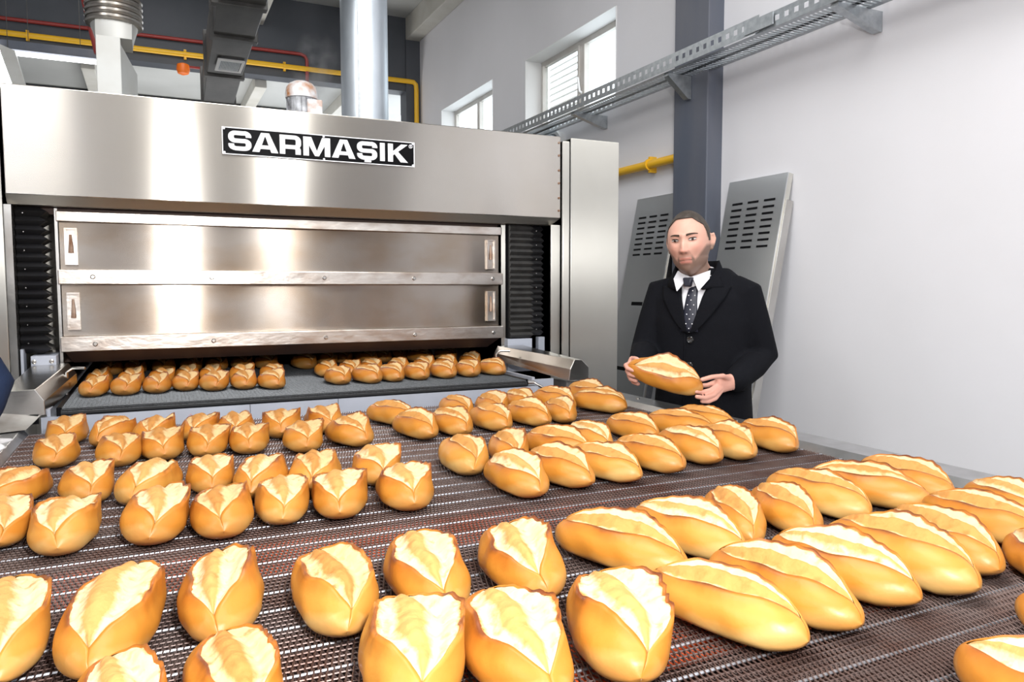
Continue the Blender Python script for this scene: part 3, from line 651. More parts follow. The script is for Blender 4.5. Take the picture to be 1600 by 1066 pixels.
# apron below the oven belt
ap = build('apron', B(-0.330, 1.445, 2.782, 2.80, 0.90, 1.092), 'bluegrey', oven)
for x, w_ in ((-0.12, 0.03), (0.10, 0.014), (0.13, 0.014)):
    build('pen_mark', MB().tube([(x, 2.7815, 1.066), (x+w_*0.5, 2.7815, 1.074), (x+w_, 2.7815, 1.062)], 0.0011, 5), 'stain_red', ap)
for x in (0.30, 0.61): build('panel_seam', B(x, x+0.0015, 2.7812, 2.783, 1.062, 1.092), 'black', ap)
build('side_plate', B(1.425, 1.438, 2.80, 3.35, 1.02, 1.128), 'bluegrey', oven)
build('side_plate', B(1.445, 1.56, 2.86, 2.87, 0.90, 1.110), 'bluegrey', oven)
build('side_plate', B(-0.315, -0.305, 2.80, 3.35, 1.02, 1.115), 'bluegrey', oven)
for x in (-0.285, 1.405):
    hk = build('tension_hook', MB().tube([(x, 3.12, 1.12), (x, 3.12, 1.20), (x+0.02, 3.12, 1.215), (x+0.06, 3.10, 1.215)], 0.005, 8), 'steel', oven, smooth=True)
    build('tension_nut', MB().lathe([(0.012, 0), (0.012, 0.014)], (x, 3.12, 1.15), 6), 'steel', hk)
build('roller_end', MB().tube([(1.402, 2.80, 1.105), (1.43, 2.80, 1.105), (1.44, 2.79, 1.10), (1.465, 2.78, 1.085)], [0.012, 0.012, 0.007, 0.006], 10), 'steel', oven, smooth=True)

# oven belt: a separate fine mesh belt that carries its own loaves
ob = thing('oven_belt', 'fine grey steel mesh belt coming out of the oven mouth under small loaves', 'conveyor belt', (0.56, 3.0, 1.09))
prof = [(5.1, 1.116), (2.805, 1.116), (2.79, 1.113), (2.781, 1.105), (2.781, 1.099), (2.79, 1.092), (5.1, 1.092)]
build('belt_sheet', MB().prism([(-0.275, y, z) for y, z in prof], [(1.395, y, z) for y, z in prof]), 'belt_dark', ob)
m = MB(); y = 2.79
while y < 4.6:
    m.add([(-0.272, y-0.0017, 1.1165), (-0.272, y, 1.119), (-0.272, y+0.0017, 1.1165), (1.392, y-0.0017, 1.1165), (1.392, y, 1.119), (1.392, y+0.0017, 1.1165)], [(0,1,4,3),(1,2,5,4)]); y += 0.0105
for a in range(7):
    t0 = R(-10+a*25); y, z = 2.80-0.0165*math.cos(t0-0.2), 1.104+0.0135*math.sin(t0)
    m.box(-0.272, 1.392, y-0.0012, y+0.0012, z-0.0012, z+0.0012)
x = -0.268
while x < 1.39:      # fine lengthwise links between the cross wires
    m.box(x, x+0.0014, 2.795, 4.2, 1.1165, 1.1183); x += 0.0125
stuff(build('belt_wires', m, 'belt_rod', ob))
build('belt_edge', MB().box(-0.288, -0.273, 2.79, 4.6, 1.09, 1.121), 'black', ob, bevel=0.003)
build('belt_edge', MB().box(1.393, 1.408, 2.80, 4.6, 1.09, 1.121), 'black', ob, bevel=0.003)

# ------------------------------------------------------------------ the big conveyor in front
cv = thing('cooling_conveyor', 'wide brown wire mesh conveyor full of loaves between steel rails', 'conveyor', (0.64, 1.5, 0))
BZ = 1.05; CX0, CX1 = -0.36, 1.64; CY0, CY1 = 0.22, 2.775
build('right_rail', MB().prism([(1.640, 0.1, 1.044), (1.660, 0.1, 1.065), (1.760, 0.1, 1.065), (1.760, 0.1, 0.98), (1.640, 0.1, 0.98)], [(1.640, 2.80, 1.044), (1.660, 2.80, 1.065), (1.760, 2.80, 1.065), (1.760, 2.80, 0.98), (1.640, 2.80, 0.98)]), 'rail', cv, bevel=0.002)
for y in (0.55, 1.22, 1.9, 2.45):
    build('rail_screw', MB().lathe([(0.008, 0.0), (0.008, 0.003), (0.005, 0.004)], (1.715, y, 1.065), 12), 'steel', cv, smooth=True)
build('left_table', MB().prism([(-0.362, 0.1, 1.045), (-0.378, 0.1, 1.066), (-0.50, 0.1, 1.066), (-0.50, 0.1, 1.02), (-0.362, 0.1, 0.98)], [(-0.362, 2.76, 1.045), (-0.378, 2.76, 1.066), (-0.50, 2.76, 1.066), (-0.50, 2.76, 1.02), (-0.362, 2.76, 0.98)]), 'rail', cv, bevel=0.002)
build('side_skirt', B(1.70, 1.755, 0.1, 2.78, 0.72, 0.98), 'rail_side', cv)
build('side_skirt', B(-0.46, -0.42, 0.1, 2.75, 0.72, 0.98), 'rail_side', cv)
for x in (1.68, -0.45):
    for y in (0.3, 1.5, 2.6): build('leg', B(x, x+0.06, y, y+0.06, 0.0, 0.72), 'rail_side', cv, bevel=0.004)
build('drip_bed', B(CX0, CX1, CY0, CY1, 0.93, 0.94), 'bed', cv)
for y0, y1 in ((1.27, 1.33), (1.345, 1.425), (0.74, 0.78), (0.80, 0.865)):
    build('cross_slat', B(CX0, CX1, y0, y1, 1.023, 1.031), 'hotbar', cv)
# return strand of the belt, seen between the wires
m = MB(); y = CY0
while y < CY1: m.box(CX0, CX1, y, y+0.003, 1.018, 1.021); y += 0.0132
stuff(build('return_strand', m, 'strand', cv))
# woven wire: one repeat of five spiral rows, repeated along the belt
def weave():
    v = []; f = []; pitch = 0.0080; sub = 0.0132; hw = 0.0085; r_ = 0.00105
    n = int((CX1-CX0-0.01)/pitch)
    for row in range(5):
        yc = CY0+sub*(row+0.5)
        for k in range(n):
            x = CX0+0.004+k*pitch+(pitch*0.5 if row % 2 else 0)
            sg = 1 if row % 2 else 1
            for (xa, ya, za, xb, yb, zb) in ((x, -hw, -0.0018, x+pitch*0.45*sg, hw, 0.0018), (x+pitch*0.45*sg, hw, -0.0022, x+pitch*sg, -hw, -0.0045)):
                o = len(v)
                for (px, py, pz) in ((xa, yc+ya, BZ-0.002+za), (xb, yc+yb, BZ-0.002+zb)):
                    v += [(px-r_*1.0, py, pz), (px, py, pz+r_), (px+r_*1.0, py, pz), (px, py, pz-r_)]
                f += [(o, o+1, o+5, o+4), (o+1, o+2, o+6, o+5), (o+2, o+3, o+7, o+6), (o+3, o, o+4, o+7)]
        # thin joining rods
        o = len(v); y = yc-sub/2
        v += [(CX0, y-0.001, BZ-0.003), (CX0, y, BZ-0.0018), (CX0, y+0.001, BZ-0.003), (CX1, y-0.001, BZ-0.003), (CX1, y, BZ-0.0018), (CX1, y+0.001, BZ-0.003)]
        f += [(o, o+1, o+4, o+3), (o+1, o+2, o+5, o+4)]
    me = bpy.data.meshes.new('wire_weave'); me.from_pydata([(a-0.64, b-1.5, c) for a, b, c in v], [], f)
    me.materials.append(M['wire'])
    o = link('wire_weave', me, cv)
    a = o.modifiers.new('array', 'ARRAY'); a.use_relative_offset = False; a.use_constant_offset = True
    a.constant_offset_displace = (0, sub*5, 0); a.count = int((CY1-CY0)/(sub*5))
    return stuff(o), sub*5, a.count
_, RP, RN = weave()
rod0 = build('cross_rod', MB().tube([(CX0+0.002, CY0, BZ-0.0030), (CX1-0.002, CY0, BZ-0.0030)], 0.0021, 6), 'rod', cv, smooth=True)
for i in range(1, RN+1):
    c = rod0.copy(); COL.objects.link(c); c.location = (0, RP*i, 0)
# white cloth on the left table

# ------------------------------------------------------------------ loaves
def loaf_meshes(L, W, seed, skew, ear_r, ear_l, openw, nt=44, na=34, nc=12, lump=1.0):
    rg = np.random.default_rng(seed)
    H = 0.61*W
    ph = rg.uniform(0, 2*PI, 12); fr = rg.uniform(0.8, 1.25, 12)
    bend = rg.uniform(-0.004, 0.004); taper = rg.uniform(-0.10, 0.16)
    t = np.linspace(-1, 1, nt+1); tt = np.sign(t)*np.abs(t)**0.88
    base_r = np.maximum(1-np.abs(tt)**2.35, 0)**0.60*(1+taper*tt*0.5)
    OT = 0.86
    op = np.maximum(1-(np.abs(tt+0.02)/OT)**2.2, 0)**0.75
    jag = 1+0.07*np.sin(tt*7*fr[0]+ph[0])+0.025*np.sin(tt*23*fr[1]+ph[1])
    cen = R(90)+R(skew)*tt + R(rg.uniform(-9, 7))
    oR = R(openw)*op*jag; oL = R(openw*0.95)*op*(1+0.10*np.sin(tt*8*fr[2]+ph[2]))
    def lumps(a, T): return 1+lump*(0.022*np.sin(2*a+3*T*fr[3]+ph[3])+0.018*np.sin(3*a-5*T*fr[4]+ph[4])+0.012*np.sin(5*a+9*T*fr[5]+ph[5])+0.008*np.sin(7*T*2*fr[6]+ph[6]))
    def surf(a, T, r0, extra=0.0):
        k = lumps(a, T)
        ca, sa = np.cos(a), np.sin(a)
        x = (W/2)*r0*np.sign(ca)*np.abs(ca)**0.92*k
        zt = H*0.64*np.abs(sa)**0.95*r0**0.85*k
        zb_ = H*0.36*np.abs(sa)**0.55*np.minimum(1, r0*1.35)
        z = np.where(sa >= 0, H*0.36+zt, H*0.36-zb_)
        # pull the underside in a little
        x = np.where(sa < 0, x*(1-0.18*(-sa)), x)
        sc = 1+extra/np.maximum(np.hypot(x, z-H*0.36), 1e-4)
        return x*sc+bend*np.cos(T*2), H*0.36+(z-H*0.36)*sc
    V = []; UV = []
    nr = na+1
    s = np.linspace(0, 1, nr)
    sden = s+0.035*np.sin(2*PI*s)*0
    for i in range(nt+1):
        a0 = cen[i]-oR[i]; a1 = cen[i]+oL[i]-2*PI
        a = a0+(a1-a0)*sden
        lipR = np.exp(-(s/0.05)**1.3)*op[i]**0.8; lipL = np.exp(-((1-s)/0.05)**1.3)*op[i]**0.8
        wob = 1+0.07*math.sin(tt[i]*31*fr[7]+ph[7])+0.16*math.sin(tt[i]*7*fr[8]+ph[8])
        x, z = surf(a, tt[i], base_r[i], 0.0)
        er = ear_r*W*lipR*(0.55+0.45*np.cos((tt[i]-0.05)*2.2))*wob
        el = ear_l*W*lipL*(0.6+0.4*np.cos(tt[i]*2))*wob
        x = x+er*np.cos(a)*0.9+el*np.cos(a)*0.9; z = z+er*1.0+el*1.0
        y = np.full_like(x, L/2*tt[i])
        V.append(np.stack([x, y, z], 1)); u0 = 0.15*(1-op[i]**0.4); UV.append(np.stack([u0+s*(1-2*u0), np.full_like(s, (t[i]+1)/2)], 1))
    V = np.array(V); UV = np.array(UV)
    # inner edge of the lips: fold back down to give the crust thickness
    def fold(col, nxt):
        p = V[:, col].copy(); c = np.stack([np.zeros(nt+1), p[:, 1], np.full(nt+1, H*0.5)], 1)
        d = c-p; d[:, 1] = 0; n_ = np.linalg.norm(d, axis=1, keepdims=True)+1e-9
        p1 = p+d/n_*0.006*np.maximum(op, 0.02)[:, None]; 
        p1[:, 0] += (0.003 if nxt > 0 else -0.003)*0
        return p1
    fr_, fl_ = fold(0, 1), fold(nr-1, -1)
    V2 = np.concatenate([fr_[:, None], V, fl_[:, None]], 1)
    U2 = np.concatenate([UV[:, :1]*0+np.stack([0.01+UV[:, 0, 0], UV[:, 0, 1]], 1)[:, None], UV, np.stack([UV[:, -1, 0]-0.01, UV[:, 0, 1]], 1)[:, None]], 1)
    return V2, U2, dict(L=L, W=W, H=H, tt=tt, t=t, op=op, cen=cen, oR=oR, oL=oL, base=base_r, surf=surf, VR=V[:, 0], VL=V[:, -1], ph=ph, fr=fr, nt=nt, nc=nc, ear_r=ear_r)
def grid_mesh(name, V, UV, m):
    a, b = V.shape[:2]
    idx = np.arange(a*b).reshape(a, b)
    q = np.stack([idx[:-1, :-1], idx[:-1, 1:], idx[1:, 1:], idx[1:, :-1]], -1).reshape(-1, 4)
    me = bpy.data.meshes.new(name)
    me.from_pydata(V.reshape(-1, 3).tolist(), [], q.tolist())
    uv = me.uv_layers.new(name='UVMap')
    li = np.empty(len(me.loops), dtype=np.int32); me.loops.foreach_get('vertex_index', li)
    uv.data.foreach_set('uv', UV.reshape(-1, 2)[li].astype(np.float32).ravel())
    me.polygons.foreach_set('use_smooth', [True]*len(me.polygons))
    me.materials.append(m)
    return me
def crumb_grid(D):
    nt, nc = D['nt'], D['nc']; V = []; U = []
    c = np.linspace(0, 1, nc+1); H = D['H']; W = D['W']
    for i in range(nt+1):
        tt = D['tt'][i]
        a = (D['cen'][i]-D['oR'][i])+(D['oR'][i]+D['oL'][i])*c
        x, z = D['surf'](a, tt, D['base'][i], 0.0)
        op = D['op'][i]
        # the torn inside climbs to both lips, dips beside them and swells into a toasted ridge
        sR = np.clip(1-c/0.42, 0, 1)**1.6; sL = np.clip((c-0.72)/0.28, 0, 1)**1.6
        vr, vl = D['VR'][i], D['VL'][i]
        dRx, dRz = vr[0]-x[0]*1.0, vr[2]-z[0]; dLx, dLz = vl[0]-x[-1], vl[2]-z[-1]
        x = x+sR*dRx*0.97+sL*dLx*0.97; z = z+sR*(dRz-0.0025)+sL*(dLz-0.0025)
        op = D['op'][i]
        prof = -0.075*np.exp(-((c-0.26)/0.10)**2)-0.03*np.exp(-((c-0.86)/0.07)**2)+0.075*np.exp(-((c-0.57)/0.17)**2)
        rag = 0.006*np.sin(31*tt*D['fr'][9]+9*c+D['ph'][9])+0.005*np.sin(57*tt+17*c+D['ph'][10])+0.008*np.sin(13*tt-11*c+D['ph'][11])
        h = (prof+rag)*W*op*(1-0.9*(sR**3+sL**3)) - 0.0022*(1-np.clip(op*4, 0, 1))
        V.append(np.stack([x, np.full_like(x, D['L']/2*tt), z+h], 1)); U.append(np.stack([c, np.full_like(c, (D['t'][i]+1)/2)], 1))
    return np.array(V), np.array(U)
ORD = ['first', 'second', 'third', 'fourth', 'fifth', 'sixth', 'seventh', 'eighth', 'ninth', 'tenth', 'eleventh', 'twelfth', 'thirteenth', 'last']
LOAVES = {
 ('L1', 'back'): [(-0.240,2.546,0.213,0.112,1), (-0.112,2.469,0.207,0.113,-21), (-0.004,2.416,0.215,0.116,-13), (0.113,2.445,0.214,0.108,-8), (0.220,2.410,0.214,0.112,-11), (0.354,2.392,0.215,0.115,-12), (0.482,2.404,0.211,0.114,5)],
 ('L1', 'front'): [(-0.234,2.248,0.217,0.106,1), (-0.094,2.196,0.214,0.108,5), (0.012,2.221,0.216,0.111,2), (0.123,2.212,0.217,0.108,-4), (0.235,2.208,0.217,0.109,-7), (0.375,2.161,0.216,0.111,-7), (0.506,2.169,0.207,0.113,15)],
 ('L2', 'back'): [(-0.270,1.871,0.192,0.106,-22), (-0.137,1.849,0.216,0.110,4), (-0.015,1.784,0.213,0.119,-21), (0.107,1.823,0.214,0.103,-2), (0.204,1.732,0.215,0.116,-16), (0.320,1.717,0.212,0.117,-18), (0.466,1.730,0.217,0.113,-10)],
 ('L2', 'front'): [(-0.257,1.618,0.239,0.100,5), (-0.150,1.534,0.237,0.111,-2), (-0.005,1.521,0.236,0.118,-6), (0.107,1.502,0.225,0.112,-3), (0.223,1.536,0.230,0.107,-9), (0.330,1.520,0.222,0.114,-10), (0.469,1.514,0.214,0.114,-7)],
 ('R1', 'back'): [(0.707,2.433,0.242,0.110,17), (0.953,2.464,0.243,0.107,-4), (1.085,2.455,0.249,0.112,-12), (1.209,2.490,0.245,0.113,-7), (1.332,2.447,0.246,0.118,8), (1.538,2.548,0.253,0.121,3)],
 ('R1', 'front'): [(0.716,2.193,0.244,0.111,6), (0.834,2.201,0.245,0.110,1), (0.975,2.212,0.245,0.114,0), (1.124,2.235,0.245,0.113,4), (1.250,2.248,0.246,0.107,-14), (1.471,2.349,0.258,0.121,16)],
 ('R2', 'back'): [(0.691,1.742,0.264,0.117,-10), (0.828,1.768,0.266,0.107,-19), (0.972,1.755,0.261,0.115,12), (1.095,1.804,0.257,0.107,-8), (1.293,1.874,0.255,0.103,-1), (1.438,1.842,0.268,0.114,12), (1.579,1.897,0.260,0.107,7)],
 ('R2', 'front'): [(0.726,1.508,0.263,0.115,-3), (0.845,1.529,0.258,0.112,6), (0.964,1.522,0.254,0.108,10), (1.117,1.554,0.261,0.114,4), (1.268,1.583,0.260,0.118,-2), (1.389,1.582,0.260,0.116,-8), (1.557,1.598,0.256,0.113,-9)],
 ('R3', 'back'): [(0.675,1.016,0.266,0.113,18), (0.825,1.030,0.259,0.112,7), (0.971,1.074,0.260,0.103,-29), (1.081,1.060,0.246,0.101,-22), (1.209,1.100,0.256,0.111,1), (1.338,1.094,0.269,0.111,18), (1.473,1.103,0.254,0.112,-5)],
 ('R3', 'front'): [(0.671,0.765,0.251,0.109,14), (0.789,0.776,0.259,0.114,4), (0.925,0.793,0.255,0.112,4), (1.046,0.789,0.270,0.123,-2), (1.180,0.809,0.257,0.114,-19), (1.358,0.860,0.240,0.106,-8), (1.508,0.902,0.229,0.098,-23)],
 ('N', 'front'): [(-0.039,0.843,0.203,0.092,12), (0.066,0.843,0.208,0.098,6), (0.255,0.816,0.244,0.117,-13), (0.372,0.782,0.255,0.117,-6), (0.509,0.776,0.253,0.117,-19)],
 ('N', 'corner'): [(0.822,0.415,0.260,0.115,-4), (1.030,0.480,0.250,0.110,-6), (1.235,0.672,0.220,0.100,-38)],
 ('N', 'back'): [(-0.180,1.108,0.296,0.100,6), (-0.054,1.077,0.304,0.116,-9), (0.073,1.092,0.263,0.112,-5), (0.216,1.033,0.249,0.113,-4), (0.354,1.042,0.259,0.116,-5), (0.500,1.026,0.244,0.115,-6)],
 ('O1', ''): [(-0.201,3.084,0.199,0.101,-2), (-0.092,3.079,0.200,0.105,-4), (0.009,3.084,0.201,0.100,-2), (0.107,3.109,0.202,0.101,-2), (0.206,3.059,0.202,0.106,-4), (0.308,3.056,0.200,0.100,-1), (0.408,3.018,0.198,0.102,4), (0.666,3.040,0.197,0.102,2), (0.779,3.020,0.197,0.105,12), (0.883,3.029,0.195,0.102,5), (1.001,3.044,0.197,0.103,-0), (1.121,3.045,0.197,0.105,-0), (1.234,3.049,0.197,0.105,-6), (1.355,3.064,0.196,0.104,7)],
 ('O2', ''): [(-0.195,3.373,0.199,0.097,-2), (-0.080,3.346,0.199,0.100,-4), (0.022,3.317,0.200,0.098,-0), (0.120,3.380,0.200,0.099,-1), (0.215,3.356,0.200,0.098,-2), (0.327,3.282,0.200,0.103,-3), (0.446,3.284,0.199,0.100,-4), (0.679,3.313,0.199,0.101,-6), (0.776,3.294,0.199,0.100,-6), (0.878,3.321,0.197,0.101,-4), (0.994,3.284,0.197,0.102,-3), (1.124,3.308,0.198,0.104,-6), (1.230,3.302,0.198,0.106,-5), (1.391,3.394,0.197,0.102,-8)],
 ('O3', ''): [(-0.174,3.802,0.200,0.101,-1), (-0.076,3.807,0.200,0.098,1), (0.037,3.807,0.200,0.102,-1), (0.153,3.812,0.200,0.100,-1), (0.267,3.789,0.200,0.104,-2), (0.379,3.801,0.200,0.102,-3), (0.486,3.743,0.200,0.108,-1), (0.649,3.687,0.201,0.112,7), (0.774,3.786,0.198,0.104,-0), (0.877,3.856,0.199,0.099,-7), (0.971,3.755,0.198,0.106,0), (1.073,3.831,0.197,0.102,-3), (1.242,3.727,0.196,0.107,7), (1.399,3.757,0.196,0.106,2)],
 ('O4', ''): [(0.987,3.940,0.199,0.097,-8), (1.177,3.884,0.198,0.100,-8), (1.312,3.881,0.198,0.102,-8)],
}

WHERE = {
 ('L1','back'): 'back row of the left batch below oven apron', ('L1','front'): 'front row of the left batch below oven apron',
 ('L2','back'): 'back row of middle left batch', ('L2','front'): 'front row of the middle left batch',
 ('R1','back'): 'back row of right batch below oven', ('R1','front'): 'front row of right batch below oven',
 ('R2','back'): 'back row of middle right batch near man', ('R2','front'): 'front row of middle right batch near man',
 ('R3','back'): 'back row of near right batch by rail', ('R3','front'): 'front row of near right batch by rail',
 ('N','back'): 'back row of the nearest left batch', ('N','front'): 'frontmost row cut by the bottom edge',
 ('O1',''): 'front row on the oven belt', ('O2',''): 'second row on the oven belt', ('O3',''): 'third row deep on the oven belt', ('O4',''): 'darkest row inside the oven mouth'}
CORN = ['loaf at bottom right corner, cut by the bottom edge', 'small loaf end at the right edge above the corner loaf', 'deep brown tilted loaf cut by the right edge']
def make_loaf(x, y, z, L, W, yaw, seed, label, group, tone, crumb, near):
    left = group.startswith('left') or 'nearest' in group
    sk = rng.uniform(14, 28) if not left else rng.uniform(-14, 22)
    opn = rng.uniform(37, 50) if left else rng.uniform(32, 42)
    er = rng.uniform(0.13, 0.24) if left else rng.uniform(0.12, 0.20); el = rng.uniform(0.03, 0.13) if left else rng.uniform(0.0, 0.03)
    nt, na, nc = (60, 44, 18) if near == 2 else ((40, 32, 12) if near == 1 else (26, 22, 8))
    V, U, D = loaf_meshes(L*1.0, W*0.985, seed, sk, er, el, opn, nt, na, nc)
    V[..., 2] -= V[..., 2].min()
    me = grid_mesh('bread_loaf', V, U, CR[tone])
    o = link('bread_loaf', me); o.location = (x, y, z); o.rotation_euler = (0, 0, R(yaw))
    tag(o, label, 'bread', group)
    Vc, Uc = crumb_grid(D)
    c = link('torn_crumb', grid_mesh('torn_crumb', Vc, Uc, CB[crumb]), o)
    return o
seed = 100
for (bt, row), lst in LOAVES.items():
    for k, (x, y, L, W, yaw) in enumerate(lst):
        seed += 1
        on_oven = bt[0] == 'O'
        zb = 1.119 if on_oven else 1.0512
        n = len(lst)
        if bt == 'N' and row == 'corner': lab = CORN[k]
        elif n == 3: lab = 'small brown split loaf, %s from left in the %s' % (ORD[k], WHERE[(bt, row)])
        else: lab = '%s split loaf, %s from left, %s' % ('small' if on_oven else 'golden', ORD[k] if k < n-1 or n < 14 else 'fourteenth', WHERE[(bt, row)])
        grp = {'L': 'left batches of split loaves on the conveyor', 'R': 'right batches of split loaves on the conveyor', 'N': 'nearest batch of split loaves on the conveyor', 'O': 'small split loaves on the oven belt'}[bt[0]]
        if bt == 'N' and row == 'corner': grp = 'right batches of split loaves on the conveyor'
        tone = 1 if (on_oven or bt == 'N' and row == 'corner') else (0 if bt in ('L1', 'R1') or seed % 3 else 2)
        crumb = 2 if (bt in ('R1', 'R2', 'R3') and seed % 4) else (1 if (on_oven or bt in ('L1', 'R1') or seed % 5 == 0) else 0)
        near = 2 if y < 1.3 else (1 if y < 2.9 else 0)
        make_loaf(x, y, zb, L, W, yaw, seed, lab, grp, tone, crumb, near)
# the loaf in the man's hands
lf = make_loaf(0, 0, 0, 0.27, 0.118, 0, 501, 'golden loaf held up in both hands of the man in the black coat', 'x', 0, 0, 2)
del lf['group']
pR, pL = Vector((1.511, 2.191, 1.232)), Vector((1.691, 2.056, 1.164))
yax = (pR-pL).normalized(); tocam = (Vector((0, 0, 1.9))-(pR+pL)/2).normalized()
zax = (tocam*0.80+Vector((0, 0, 0.62))); zax = (zax-yax*zax.dot(yax)).normalized(); xax = yax.cross(zax)
mm = Matrix((xax, yax, zax)).transposed().to_4x4(); mm.translation = (pR+pL)/2 - zax*0.034
lf.matrix_world = mm; lf.location = mm.translation; lf.rotation_euler = mm.to_euler()
loaf_frame = (mm.translation.copy(), xax, yax, zax)

# ------------------------------------------------------------------ people
def ring_tube(mb, pts, rads, n=16):
    """closed tapering tube with round ends; rads may be (a, b) pairs"""
    P = [Vector(p) for p in pts]; RR = [(r, r) if not isinstance(r, tuple) else r for r in rads]
    d0 = (P[0]-P[1]).normalized(); d1 = (P[-1]-P[-2]).normalized()
    r0, r1 = RR[0], RR[-1]
    P2 = [P[0]+d0*min(r0)*0.9, P[0]+d0*min(r0)*0.55] + P + [P[-1]+d1*min(r1)*0.55, P[-1]+d1*min(r1)*0.9]
    R2 = [(r0[0]*0.25, r0[1]*0.25), (r0[0]*0.78, r0[1]*0.78)] + RR + [(r1[0]*0.78, r1[1]*0.78), (r1[0]*0.25, r1[1]*0.25)]
    k = len(P2); vs = []; px = None
    for i, p in enumerate(P2):
        d = (P2[min(i+1, k-1)]-P2[max(i-1, 0)]).normalized()
        if px is None:
            x = d.cross(Vector((0, 1, 0)))
            if x.length < 0.2: x = d.cross(Vector((1, 0, 0)))
        else: x = px-d*px.dot(d)
        x.normalize(); px = x; y = d.cross(x)
        vs += [p+x*(R2[i][0]*math.cos(2*PI*j/n))+y*(R2[i][1]*math.sin(2*PI*j/n)) for j in range(n)]
    fs = [(i*n+j, i*n+(j+1) % n, (i+1)*n+(j+1) % n, (i+1)*n+j) for i in range(k-1) for j in range(n)]
    fs += [tuple(range(n))[::-1], tuple((k-1)*n+j for j in range(n))]
    mb.add(vs, fs)
def remeshed(name, mb, voxel, m, parent, smooth_it=3, fac=0.5):
    off = wloc(parent)
    me = bpy.data.meshes.new(name); me.from_pydata([(a-off.x, b-off.y, c-off.z) for a, b, c in mb.v], [], mb.f)
    bm = bmesh.new(); bm.from_mesh(me); bmesh.ops.recalc_face_normals(bm, faces=bm.faces); bm.to_mesh(me); bm.free()
    o = link(name, me, parent)
    r = o.modifiers.new('remesh', 'REMESH'); r.mode = 'VOXEL'; r.voxel_size = voxel; r.use_smooth_shade = True
    s = o.modifiers.new('smooth', 'SMOOTH'); s.iterations = smooth_it; s.factor = fac
    bpy.context.view_layer.update()
    dg = bpy.context.evaluated_depsgraph_get()
    new = bpy.data.meshes.new_from_object(o.evaluated_get(dg)); new.name = name
    o.modifiers.clear(); o.data = new; new.materials.clear(); new.materials.append(M[m])
    new.polygons.foreach_set('use_smooth', [True]*len(new.polygons))
    return o

def g(x, s): return math.exp(-(x/s)**2)
def head_point(u, v):
    """u azimuth (0 = face front), v elevation; returns head-local point, face towards -y, chin -0.118 .. crown 0.118"""
    X, Y, Z = math.sin(u)*math.cos(v), -math.cos(u)*math.cos(v), math.sin(v)
    x, y, z = X*0.0775, Y*0.098, Z*0.119
    if y < 0: y *= 0.94
    if z > 0: x *= 1+0.05*g(z-0.05, 0.04)
    if z < -0.01:
        k = min(1, (-z-0.01)/0.108); x *= 1-0.29*k**1.3
        if y < 0: y = y*(1-0.02*k)
    if y > 0 and z < -0.01: y *= 1-0.45*min(1, (-z-0.01)/0.06)
    front = max(0.0, -Y)
    # squarer jaw and chin
    if z < -0.05 and Y < 0.2: x *= 1+0.14*g(z+0.080, 0.026); y -= 0.016*g(z+0.106, 0.024)*g(x, 0.032)
    y -= front*0.007*g(z+0.075, 0.035)*g(x, 0.045)
    # forehead, brow ridge
    y -= front*0.005*g(z-0.060, 0.030)
    y -= front*(0.0065*g(z-0.033, 0.0095)*(g(abs(x)-0.030, 0.022)))
    # eye sockets
    y += front*0.0115*g(z-0.013, 0.0125)*g(abs(x)-0.031, 0.0165)
    y += front*0.004*g(z-0.012, 0.012)*g(x, 0.012)
    # cheeks
    y -= front*0.0065*g(z+0.018, 0.022)*g(abs(x)-0.046, 0.020)
    y += front*0.004*g(z+0.055, 0.020)*g(abs(x)-0.050, 0.018)
    # nose
    if -0.045 < z < 0.035:
        t = max(0, min(1, (0.030-z)/0.060))
        y -= front*(0.006+0.020*t**1.2)*g(x, 0.0075+0.0055*t)*(1 if z > -0.030 else max(0, 1-(-0.030-z)/0.012))
    y -= front*0.008*g(z+0.027, 0.008)*g(abs(x)-0.0125, 0.0065)
    # mouth
    y -= front*(0.0055*g(z+0.0545, 0.0055)*g(x, 0.022)+0.0065*g(z+0.0675, 0.0060)*g(x, 0.019)-0.0035*g(z+0.0608, 0.0022)*g(x, 0.024))
    y += front*0.0025*g(z+0.079, 0.006)*g(x, 0.02)
    y -= front*0.0015*g(z+0.046, 0.008)*g(abs(x)-0.004, 0.003)
    return x, y, z
def head_grid(nu=96, nv=80):
    vs = []; fs = []
    for i in range(nv+1):
        v = -PI/2+PI*i/nv
        for j in range(nu):
            u = 2*PI*j/nu; u = u-0.35*math.sin(u)*0.6   # denser in front
            vs.append(head_point(u, v))
    for i in range(nv):
        for j in range(nu): fs.append((i*nu+j, i*nu+(j+1) % nu, (i+1)*nu+(j+1) % nu, (i+1)*nu+j))
    fs += [tuple(range(nu))[::-1], tuple(nv*nu+j for j in range(nu))]
    return vs, fs

